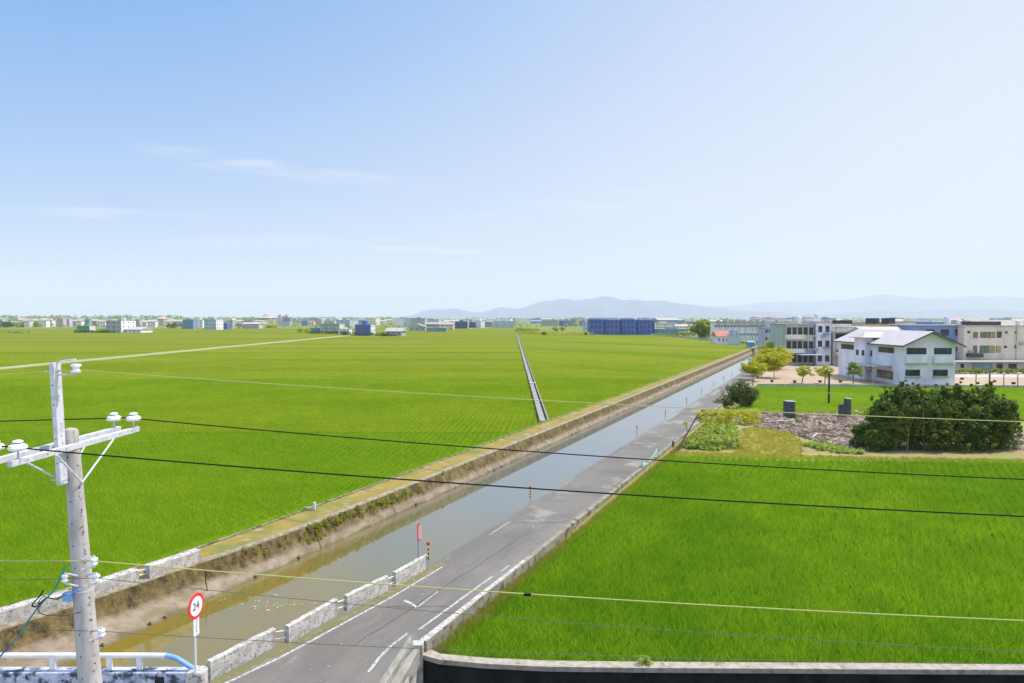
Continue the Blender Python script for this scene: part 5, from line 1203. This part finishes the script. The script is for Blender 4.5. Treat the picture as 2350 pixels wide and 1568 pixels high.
b = MB(); b.box(-2.2, 3, -8.2, -6.45, 2.0, 2.12); b.build('porch_roof', M['concrete'], ec)
o = bld(1872, 1935, 740, 760, 'pink', 'dull pink roof top shed with slanting white props above the cream house', Y=165, dep=8, nc=0, st_=1, z0=5.2, name='roof_shed')
b = MB(); b.box(-1.2, 3.1, -4.3, -4.02, 2.9, 3.9); b.build('solar_panel', M['glass'], o)
for x in (-2.6, -.9):
    b = MB(); b.add([(x, -4.05, 2.4), (x + .3, -4.05, 2.4), (x - .6, -4.05, 3.9), (x - .9, -4.05, 3.9), (x, -4.25, 2.4), (x + .3, -4.25, 2.4), (x - .6, -4.25, 3.9), (x - .9, -4.25, 3.9)], [(0, 1, 2, 3), (7, 6, 5, 4), (0, 4, 5, 1), (1, 5, 6, 2), (2, 6, 7, 3), (3, 7, 4, 0)]); b.build('prop', M['rail_paint'], o)
o = bld(1965, 2063, 750, 800, 'white', 'white and salmon metal roofed house directly behind the white gabled house', Y=140, dep=12, nc=0, st_=2, roof='gable', roofc='orange')
o = bld(1955, 2035, 742, 790, 'beige', 'flat roofed beige house carrying two dark solar panels behind the salmon roof', Y=175, dep=10, nc=0, st_=2)
for x in (-3.4, .2): b = MB(); b.box(x, x + 3.1, -5.4, -5.15, H + (729 - 742) / F * 175 - .2 - .1, H + (729 - 742) / F * 175 + 1.0); b.build('solar_panel', M['glass'], o)
o = bld(2068, 2214, 747, 860, 'blue', 'blue shaded three storey house behind the right of the white gabled house', Y=138, dep=12, nc=4, st_=3, winc='deep_blue' if 'deep_blue' in M else 'glass', tank=True)
# beige house far right
BY = 130.0; bx0 = on_y(2211, 850, BY).x; bx1 = on_y(2432, 850, BY).x; e = empty('beige_apartment_house', (bx0, BY, .3), 'beige three storey apartment house with green tinted windows at the right edge', 'building'); bh = 7.9
b = MB(); b.box(0, bx1 - bx0, 0, 12, -.2, bh); b.build('wall', W_['beige'], e); b = MB(); b.box(-.2, bx1 - bx0, -.2, 12.2, bh + .003, bh + .15); b.build('roof', M['pale_concrete'], e)
for x in (1.0, 11.5, 13.0): b = MB(); b.lathe([(0, 0), (.45, 0), (.45, .8), (0, 1.0)], (x, 3, bh + .15), 12); b.build('water_tank', M['tank'], e, smooth=True)
b = MB(); b.box(1.2, 6.8, .5, 4, bh + .153, bh + .8); b.build('roof_garden_shelter', W_['dark'], e)
M['green_glass'] = mat('green_tinted_glass', (0.12, 0.17, 0.11), (0.2, 0.24, 0.14), 2, 2, 0.15); M['yellow_glass'] = mat('yellow_blind', (0.4, 0.36, 0.12), (0.45, 0.3, 0.14), 1.5, 2, 0.5)
for (x0, y0, x1, y1, g_) in [(1380, 320, 1465, 430, 'green_glass'), (1515, 320, 1688, 430, 'green_glass'), (1692, 320, 1800, 432, 'yellow_glass'), (1830, 310, 1920, 430, 'glass'), (1375, 580, 1450, 720, 'green_glass'), (1505, 580, 1680, 720, 'green_glass'), (1692, 585, 1790, 715, 'yellow_glass'), (1815, 590, 1900, 710, 'yellow_glass'),
                              (1265, 300, 1320, 345, 'glass'), (1985, 310, 2035, 345, 'glass'), (2175, 310, 2220, 345, 'glass'), (1965, 585, 2025, 625, 'glass'), (2165, 572, 2210, 630, 'glass')]:
    a, c, z0_, z1_ = rectS(z5, x0, y0, x1, y1, BY); window_s(e, a - bx0, c - bx0, z0_ - .3, z1_ - .3, 0, mull=1 if x1 - x0 > 90 else 0, pane=g_, fr=.05)
a, c, z0_, z1_ = rectS(z5, 1275, 730, 1560, 800, BY - .5); b = MB(); b.box(a - bx0, c - bx0, -.8, -.003, z0_ - .3, z1_ - .3); b.build('plant_balcony', W_['dark'], e)
for (x, z) in ((.8, 3.2), (9.7, 4.6), (12.3, 4.6), (11.2, 2.2)):
    b = MB(); b.box(x, x + .7, -.4, -.003, z, z + .5); b.build('air_conditioner', M['pale_concrete'], e, bevel=.02)
b = MB(); b.tube([(9.2, -.07, 0), (9.2, -.07, bh)], .06, 6); b.build('drain_pipe', W_['grey'], e)
e2 = empty('ground_floor_extension', (on_y(2196, 850, 126).x, 126, .3), 'low ground floor extension with white flat roof in front of the beige apartment house', 'building')
b = MB(); b.box(0, 17, 0, 3.9, -.2, 1.75); b.build('wall', W_['grey'], e2); b = MB(); b.box(-.3, 17.2, -.5, 3.9, 1.753, 1.9); b.build('roof', M['pale_concrete'], e2)
for (a, c, g_) in ((.6, 1.2, 'glass'), (2.6, 6.0, 'teal'), (6.8, 7.8, 'glass'), (8.8, 10.2, 'glass')): window_s(e2, a, c, .5, 1.5, 0, mull=1, pane=g_, fr=.05)
# hedge, lane, stakes at the right of the forecourt
g = MB(); g.quad((on_y(2190, 860, 113).x - 1, 113.5, .458), (110, 113.5, .458), (110, 119.5, .458), (on_y(2190, 860, 119).x - 1, 119.5, .458)); struct(g.build('lane', M['pale_concrete']))
r = random.Random(21); hx0 = on_y(2192, 855, 121).x
cl = [(Vector((hx0 + r.uniform(0, 17), 121 + r.uniform(-.4, .4), .45 + r.uniform(.1, .75))), r.uniform(.2, .38)) for k in range(130)]
tag(leaves(cl, 50, .09, 'hedge', M['mid_leaf'], None, 55), 'long clipped green hedge below the beige apartment house', 'hedge')
for k, (x, lb) in enumerate([(1430, 'thin reddish tree stake on the sandy ground, first right of the white house'), (1690, 'thicker dark tree stake on the sandy ground, second right of the white house'), (1962, 'thin grey tree stake on the sandy ground, third right of the white house'), (2228, 'slanting tree stake at the right edge of the sandy ground')]):
    q = at(*z5(x, 1368), .45); b = MB(); b.tube([(0, 0, 0), (0, 0, 1.7 + .15 * (k == 1))], .06 if k != 1 else .11, 7); o = b.build('tree_stake', M['pale_trunk']); o.location = q; tag(o, lb, 'stake')
for k, (x, y, lb) in enumerate([(1165, 1230, 'dark round tub on the sandy ground right of the white house'), (2150, 1320, 'dark tub near the right end of the forecourt')]):
    q = at(*z5(x, y), .45); b = MB(); b.lathe([(0, 0), (.22, 0), (.28, .3), (.2, .3), (.19, .25), (0, .25)], n=12); o = b.build('flower_pot', M['trunk']); o.location = q; tag(o, lb, 'planter')
# canal gate and bridge at the far end
e = empty('canal_gate', C(-17, 256, 0), 'small concrete road bridge with dark openings closing the far end of the canal', 'bridge', rz=-A)
b = MB(); b.box(-5.6, 7, 0, 5, .9, 1.3); b.build('deck', M['pale_concrete'], e)
b = MB(); b.box(-5.6, 7, -.25, -.003, 1.0, 1.95); b.build('parapet', M['pale_concrete'], e); 
for x in (-5.6, -.2, 5.8): b = MB(); b.box(x, x + .8, -.2, 5, -.9, .897); b.build('pier', M['concrete'], e)
b = MB(); b.box(-4.7, 5.7, 3.4, 3.6, -.9, .897); b.build('opening_shade', M['dark'], e)  # dark sheet behind the piers stands in for shade in the openings
for k, (x0, x1, y0, y1, Y, lb) in enumerate([(1525, 1600, 345, 405, 232, 'small bright blue tarpaulin covered box at the field corner by the canal gate'), (1630, 1682, 325, 362, 268, 'smaller blue box just behind the canal gate')]):
    a = on_y(*zD(x0, y1), Y); c = on_y(*zD(x1, y0), Y); em = empty('blue_shed', ((a.x + c.x) / 2, Y, .2), lb, 'shed'); W2 = (c.x - a.x) / 2
    b = MB(); b.box(-W2, W2, -1, 1, 0, c.z - .5); b.build('wall', W_['blue'], em); b = MB(); b.add([(-W2 - .2, -1.2, c.z - .5), (W2 + .2, -1.2, c.z - .5), (W2 + .2, 1.2, c.z - .4), (-W2 - .2, 1.2, c.z - .4), (-W2 - .2, 0, c.z - .1), (W2 + .2, 0, c.z - .1)], [(0, 1, 5, 4), (2, 3, 4, 5), (0, 4, 3), (1, 2, 5)]); b.build('roof', M['blue_paint'], em)
# raised field path ahead of the gate
pa = [at(*zD(x, y), 1.3) for x, y in [(420, 255), (560, 265), (900, 299), (1150, 322), (1540, 353)]]
b = MB()
for p_, q_ in zip(pa[:-1], pa[1:]):
    b.prism([(p_.x, p_.y - .7), (q_.x, q_.y - .7), (q_.x, q_.y + .7), (p_.x, p_.y + .7)], .6, 1.3)
for p_, q_ in zip(pa[:-1], pa[1:]):
    for k in range(4): c_ = p_.lerp(q_, (k + .5) / 4); b.box(c_.x - .2, c_.x + .2, c_.y - .5, c_.y + .5, -.1, .598)
tag(b.build('aqueduct', M['pale_concrete']), 'pale raised concrete aqueduct running along the far edge of the right hand paddy', 'aqueduct')
for k, (x, yb_, yt_, fn, nm) in enumerate([(1195, 320, 225, zD, 'thin utility pole behind the aqueduct, beside the red roofed shed'), (1432, 365, 260, zD, 'thin utility pole in front of the pale blue site fence'), (1622, 340, 185, zD, 'utility pole left of the canal gate'), (1668, 330, 200, zD, 'utility pole directly behind the canal gate'),
                                        (357, 352, 205, zA, 'thin power pole in the paddy before the left village'), (1845, 318, 215, zA, 'thin power pole left of the dark tree clump'), (750, 262, 195, zD, 'thin pole at the left foot of the big round tree')]):
    v = fn(x, yb_); q = at(v[0], v[1], .2); t_ = on_y(*fn(x, yt_), q.y); e = empty('utility_pole', q, nm, 'utility pole', 'thin far utility poles')
    b = MB(); b.tube([(0, 0, 0), (0, 0, t_.z - .2)], [.16, .11], 8); b.build('shaft', M['pole_concrete'], e); b = MB(); b.box(-.9, .9, -.05, .05, t_.z - 1.0, t_.z - .88); b.build('crossarm', M['grey_cable'], e)
# distant trees
def ftree(fn, x0, x1, yt, yb, label, m='mid_leaf', name='tree', sh='round', ncl=30, nl=26, **k):
    a = fn(x0, yt); c = fn(x1, yb); xm = (a[0] + c[0]) / 2; q = at(xm, c[1], .2); rx = (c[0] - a[0]) / 2 / F * q.y; h_ = on_y(xm, a[1], q.y).z - .2
    return tree(name, q, h_, rx, label, m=m, z_cr=.12, ncl=ncl, nl=nl, leaf=max(.12, rx * .085), shape=sh, tr=.2, seed=int(x0 + yb), cr=rx * .27, **k)
ftree(zD, 880, 1150, 108, 300, 'big round bright green tree beyond the aqueduct', m='bright_leaf', ncl=110, nl=60)
ftree(zD, 1390, 1530, 178, 275, 'dark broad tree left of two before the row houses', m='dark_leaf', ncl=50, nl=50)
ftree(zD, 1520, 1672, 172, 292, 'dark spreading tree right of two before the row houses', m='dark_leaf', sh='vase', ncl=50, nl=50)
ftree(zD, 515, 580, 210, 262, 'small yellow green tree at the aqueduct start', m='yellow_leaf')
ftree(zD, 755, 880, 230, 268, 'low yellowish shrub left of the big round tree', m='yellow_leaf', name='shrub', cat='shrub')
ftree(zA, 1915, 2050, 215, 305, 'dark round tree clump by the far left fields', m='dark_leaf')
ftree(zA, 2040, 2130, 205, 300, 'green tree right beside the dark round clump', m='mid_leaf')
ftree(zA, 845, 905, 308, 342, 'dark shrub at the left of the green hut', m='dark_leaf', name='shrub', cat='shrub')
ftree(zA, 1130, 1245, 300, 342, 'green shrub between the green hut and the tall grey house', m='mid_leaf', name='shrub', cat='shrub')
ftree(zA, 1255, 1395, 318, 343, 'low dark hedge shrub at the foot of the tall grey house', m='dark_leaf', name='shrub', cat='shrub')
ftree(zB, 358, 425, 232, 292, 'dark round tree right of the slim grey house', m='dark_leaf')
ftree(zB, 1060, 1130, 285, 345, 'small dark tree at the left end of the sage block hedge', m='mid_leaf')
ftree(zB, 1130, 1215, 280, 345, 'yellowish tree left of the low teal house', m='yellow_leaf')
ftree(zB, 2010, 2100, 340, 385, 'low dark shrub right of the bright blue cube house', m='dark_leaf', name='shrub', cat='shrub')
ftree(zC, 1630, 1715, 272, 328, 'bright green tree left of two in the scrub before the bluish row', m='mid_leaf'); ftree(zC, 1712, 1800, 270, 326, 'bright green tree right of two in the scrub before the bluish row', m='mid_leaf')
ftree(zC, 1510, 1580, 335, 372, 'dark shrub in the middle of the scrub strip', m='dark_leaf', name='shrub', cat='shrub')
ftree(zC, 1995, 2045, 335, 372, 'dark shrub at the right of the scrub strip', m='dark_leaf', name='shrub', cat='shrub')
ftree(zC, 1340, 1362, 250, 272, 'tiny round tree, left of two on the far field edge', m='dark_leaf', ncl=10, nl=20); ftree(zC, 1374, 1394, 250, 272, 'tiny round tree, right of two on the far field edge', m='dark_leaf', ncl=10, nl=20)
ftree(zC, 1870, 1945, 228, 270, 'yellow green tree before the slim teal tower house', m='yellow_leaf')
ftree(zB, 690, 870, 255, 282, 'broad yellowish wood edge shrub right of the lavender row house', m='yellow_leaf', name='shrub', cat='shrub')
ftree(zA, 20, 110, 88, 160, 'tall sparse dark tree breaking the skyline at the far left', m='dark_leaf', sh='vase', ncl=12, nl=20)
ftree(zA, 0, 190, 222, 278, 'dark green tree belt in front of the far left village, left part', m='dark_leaf', ncl=40); ftree(zA, 200, 450, 228, 275, 'dark green tree belt in front of the far left village, right part', m='mid_leaf', ncl=50)
# scrub strip, hedges: uncountable
def scrub(name, pxs, n, m, hmax, size, seed, z0=.2, depth=6):
    r = random.Random(seed); cl = []
    for k in range(n):
        u = r.random() * (len(pxs) - 1); i = int(u); a, b_ = pxs[i], pxs[i + 1]; t_ = u - i
        q = at(a[0] + (b_[0] - a[0]) * t_, a[1] + (b_[1] - a[1]) * t_, z0); q.y += r.uniform(0, depth); q.z = z0 + r.uniform(.1, hmax)
        cl.append((q, r.uniform(.35, .8) * hmax * .6))
    return tag(leaves(cl, 16, size, name, M[m], None, seed, .8), kind='stuff')
scrub('scrub', [zC(1215, 345), zC(1500, 362), zC(2100, 375)], 420, 'yellow_leaf', 1.6, .28, 61, depth=25)
scrub('scrub', [zC(1225, 340), zC(1480, 352)], 160, 'mid_leaf', 2.6, .3, 62, depth=10)
scrub('undergrowth', [zB(1180, 355), zB(1560, 362), zB(1600, 378), zB(2170, 388)], 330, 'dark_leaf', 1.8, .3, 63)
scrub('undergrowth', [zA(860, 345), zA(1400, 345)], 160, 'dark_leaf', 1.4, .3, 64)
scrub('undergrowth', [zA(0, 345), zA(270, 355)], 90, 'weed_leaf', 1.6, .3, 65)
scrub('undergrowth', [zD(0, 268), zD(420, 266), zD(900, 290)], 160, 'mid_leaf', 1.3, .25, 66, depth=3)
# far woodland on the horizon
r = random.Random(70); cl = []
for k in range(1500):
    x = r.uniform(-30, 950) if r.random() < .8 else r.uniform(900, 2380); Y = r.uniform(1500, 2600); top = 9 if x > 420 else 14
    if x > 950: top = 7
    cl.append((Vector(((x - CX) / F * Y, Y, r.uniform(1, top))), r.uniform(3, 7)))
tag(leaves(cl, 14, 1.9, 'far_woodland', M['mid_leaf'], None, 71, .6), kind='stuff')
r = random.Random(72); cl = []
for k in range(900):
    x = r.uniform(-30, 2380); Y = r.uniform(620, 1300); cl.append((Vector(((x - CX) / F * Y, Y, r.uniform(.5, 3.5))), r.uniform(1.5, 3.5)))
tag(leaves(cl, 10, .9, 'far_trees', M['mid_leaf'], None, 73, .6), kind='stuff')
# temples and skyline shapes
def temple(fn, x0, x1, yt, yb, label, Y=1400, col='brown', tiers=2):
    a = fn(x0, yt); c = fn(x1, yb); xm = (a[0] + c[0]) / 2; w_ = (c[0] - a[0]) / F * Y / 2; zt = H + (729 - a[1]) / F * Y; zb_ = H + (729 - c[1]) / F * Y
    e = empty('temple', ((xm - CX) / F * Y, Y, 0), label, 'temple'); b = MB(); b.box(-w_, w_, -w_, w_, -.2, zb_ + (zt - zb_) * .3); b.build('wall', W_[col], e)
    z = zb_ + (zt - zb_) * .3
    for k in range(tiers):
        s_ = 1.25 - .55 * k / max(1, tiers - 1); hh = (zt - z) if k == tiers - 1 else (zt - zb_) * .35
        b = MB(); b.lathe([(w_ * s_ * 1.1, z + .003), (w_ * s_ * .9, z + hh * .3), (w_ * s_ * .45, z + hh * .75), (.3, z + hh)], n=8); b.build('roof', W_['orange' if k == 0 else 'brown'], e); z += hh * .7
temple(zB, 640, 790, 122, 190, 'brown temple with tiered rounded roofs on the horizon left of centre')
temple(zA, 1812, 1905, 130, 200, 'orange roofed temple tower in the left part of the skyline', Y=900, col='orange')
temple(zD, 1540, 1690, 50, 122, 'dark tiered temple silhouette above the row houses', Y=700, col='grey', tiers=3)
for k, (x0, x1, t_) in enumerate([(850, 882, 140), (888, 920, 158), (925, 956, 140)]):
    zb(zB, x0, x1, t_, 205, 'pink', ['left of three thin pinkish towers on the horizon', 'middle and lowest of three thin pinkish towers on the horizon', 'right of three thin pinkish towers on the horizon'][k], Y=1500, nc=1, st_=4, group='thin pinkish towers', name='tower', dep=10)
# left village row, each house by hand
vill = [(0, 62, 188, 'pale_blue', 'flat'), (64, 200, 208, 'lavender', 'gable'), (225, 290, 172, 'white', 'gable'), (292, 368, 180, 'white', 'gable'), (372, 452, 182, 'pink', 'gable'), (455, 500, 205, 'grey', 'flat'), (500, 558, 172, 'white', 'gable'), (560, 624, 200, 'cream', 'flat'), (630, 672, 195, 'brown', 'flat'),
        (674, 750, 178, 'pink', 'flat'), (752, 820, 182, 'lavender', 'flat'), (822, 898, 190, 'lavender', 'gable'), (900, 955, 180, 'cream', 'gable'), (957, 1045, 188, 'teal', 'flat'), (1048, 1130, 184, 'brown', 'gable'), (1132, 1235, 192, 'white', 'gable'), (1545, 1620, 192, 'grey', 'flat'), (1622, 1700, 200, 'white', 'gable'), (1705, 1805, 190, 'white', 'gable'), (1905, 1970, 196, 'cream', 'gable'), (1972, 2100, 190, 'lavender', 'gable')]
ordn = ['leftmost', 'second', 'third', 'fourth', 'fifth', 'sixth', 'seventh', 'eighth', 'ninth', 'tenth', 'eleventh', 'twelfth', 'thirteenth', 'fourteenth', 'fifteenth', 'sixteenth', 'seventeenth', 'eighteenth', 'nineteenth', 'twentieth', 'last']
roofw = {'flat': 'flat roofed', 'gable': 'pitched roof'}
for k, (x0, x1, t_, c_, rf_) in enumerate(vill):
    zb(zA, x0, x1, t_, 276 - (k % 3) * 6, c_, '%s %s village house, %s from the left in the far left row' % (c_.replace('_', ' '), roofw[rf_], ordn[k]), roof=rf_, st_=2, nc=3, roofc=['concrete', 'pink', 'pale_concrete', 'brown'][k % 4], group='houses of the far left village', name='village_house')
# low town along the horizon
r = random.Random(99)
def nth(n): return '%d%s from the left' % (n, 'th' if 10 <= n % 100 <= 20 else {1: 'st', 2: 'nd', 3: 'rd'}.get(n % 10, 'th'))
segs = [(0, 600, 'behind the village'), (600, 1175, 'left of mid'), (1175, 1700, 'right of mid'), (1700, 2350, 'far right')]
for si, (xa, xb, where) in enumerate(segs):
    n = [36, 50, 30, 52][si]; xs = sorted(xa + (xb - xa) * (i + r.uniform(.1, .9)) / n for i in range(n))
    for i, x in enumerate(xs):
        Y = r.uniform(700, 1700) if si < 3 else r.uniform(260, 900); w_ = r.uniform(9, 26); h_ = r.uniform(4, 9.5) if si < 3 else r.uniform(6, 9.6)
        if si == 0: Y = r.uniform(950, 1700)
        if 1175 < x < 1330: Y = r.uniform(1200, 1800)
        half = w_ / 2 / Y * F; c_ = r.choice(['white', 'white', 'cream', 'grey', 'pale_blue', 'blue', 'lavender', 'pink', 'teal', 'beige'])
        rf_ = r.choice(['flat', 'flat', 'gable']); yt = 729 + (H - h_) / Y * F
        wd_ = ['narrow', 'middling', 'wide'][int(w_ > 14) + int(w_ > 20)]
        bld(x - half, x + half, yt, 0, c_, '%s %s %s house, %s of the skyline %s' % (wd_, c_.replace('_', ' '), roofw[rf_], nth(i + 1), where), Y=Y, roof=rf_, st_=2, nc=3 if Y < 700 else 0, roofc=r.choice(['concrete', 'pale_concrete', 'brown', 'pale_concrete', 'pink']), group='small houses of the distant town', name='distant_house', win=Y < 700, phi=r.uniform(-25, 30))

# mountains
prof = [(-2200, 724), (-800, 722), (-300, 726), (100, 728), (600, 729.5), (900, 730), (935, 728), (975, 714), (1000, 709), (1040, 706), (1075, 711), (1120, 710), (1150, 700), (1190, 702), (1240, 693), (1290, 686), (1340, 688), (1385, 683), (1440, 691), (1490, 694), (1530, 700), (1600, 698), (1700, 700), (1800, 694), (1900, 696), (2000, 690), (2060, 684), (2130, 690), (2200, 694), (2300, 688), (2400, 692), (2900, 690), (3600, 700)]
r = random.Random(5)
def ridge(name, prof, MY, jag, seed, depth):
    b = MB(); px = np.linspace(-2200, 3600, 900); hp = np.interp(px, [p[0] for p in prof], [p[1] for p in prof]); rs = np.random.RandomState(seed)
    off = np.zeros(len(px))
    for oc, am in ((14, 1.0), (34, .9), (80, .75), (200, .5)):
        off += np.interp(np.linspace(0, oc, len(px)), np.arange(oc + 1), rs.uniform(-1, 1, oc + 1)) * am
    rows_ = 9
    for i, x in enumerate(px):
        top = H + 1.12 * max(0.0, 729 - hp[i] + off[i] * jag * min(1, max(0, 729 - hp[i]) / 12)) / F * MY
        for j in range(rows_):
            t_ = j / (rows_ - 1); k_ = math.sin(t_ * math.pi); dy = (t_ - .5) * depth
            spur = 1 + (.35 * math.sin(i * .21 + j * 1.3 + off[i] * 3) * (1 - k_) if 0 < j < rows_ - 1 and j != 4 else 0)
            b.v.append(((x - CX) / F * MY, MY + dy, max(top, 0) * (k_ ** .8) * spur - 2))
    for i in range(len(px) - 1):
        for j in range(rows_ - 1): b.f.append((i * rows_ + j, (i + 1) * rows_ + j, (i + 1) * rows_ + j + 1, i * rows_ + j + 1))
    return struct(b.build(name, M['mtn']))
M['mtn'] = mat('haze_blue_forest', (0.02, 0.05, 0.2), (0.045, 0.085, 0.24), .0012, 6, 1.0)  # blue of the distant haze put into the forest colour
prof = [(-2200, 735), (900, 735), (930, 729), (955, 722), (975, 713), (1000, 709), (1040, 706), (1065, 710), (1100, 712), (1130, 708), (1150, 700), (1190, 702), (1240, 693), (1290, 686), (1320, 690), (1385, 683), (1440, 691), (1490, 694), (1530, 700), (1580, 704), (1650, 712), (1760, 716), (1900, 712), (2050, 715), (2200, 710), (2400, 712), (2900, 712), (3600, 715)]
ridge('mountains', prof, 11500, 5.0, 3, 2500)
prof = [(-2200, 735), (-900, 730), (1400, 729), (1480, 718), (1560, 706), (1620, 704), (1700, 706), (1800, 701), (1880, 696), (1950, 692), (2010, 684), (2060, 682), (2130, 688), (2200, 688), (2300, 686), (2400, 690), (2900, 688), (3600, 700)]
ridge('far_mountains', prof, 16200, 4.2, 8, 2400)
# air
b = MB(); b.box(-17900, 17900, -900, 17900, -4, 720); o = b.build('haze', None); o['kind'] = 'stuff'
m = bpy.data.materials.new('humid_air'); m.use_nodes = True; t = m.node_tree; t.nodes.clear(); v = N(t, 'ShaderNodeVolumePrincipled'); v.inputs['Color'].default_value = (0.86, 0.895, 1.0, 1); v.inputs['Density'].default_value = 0.000118; v.inputs['Anisotropy'].default_value = 0.0
ou = N(t, 'ShaderNodeOutputMaterial'); t.links.new(v.outputs[0], ou.inputs['Volume']); o.data.materials.append(m)
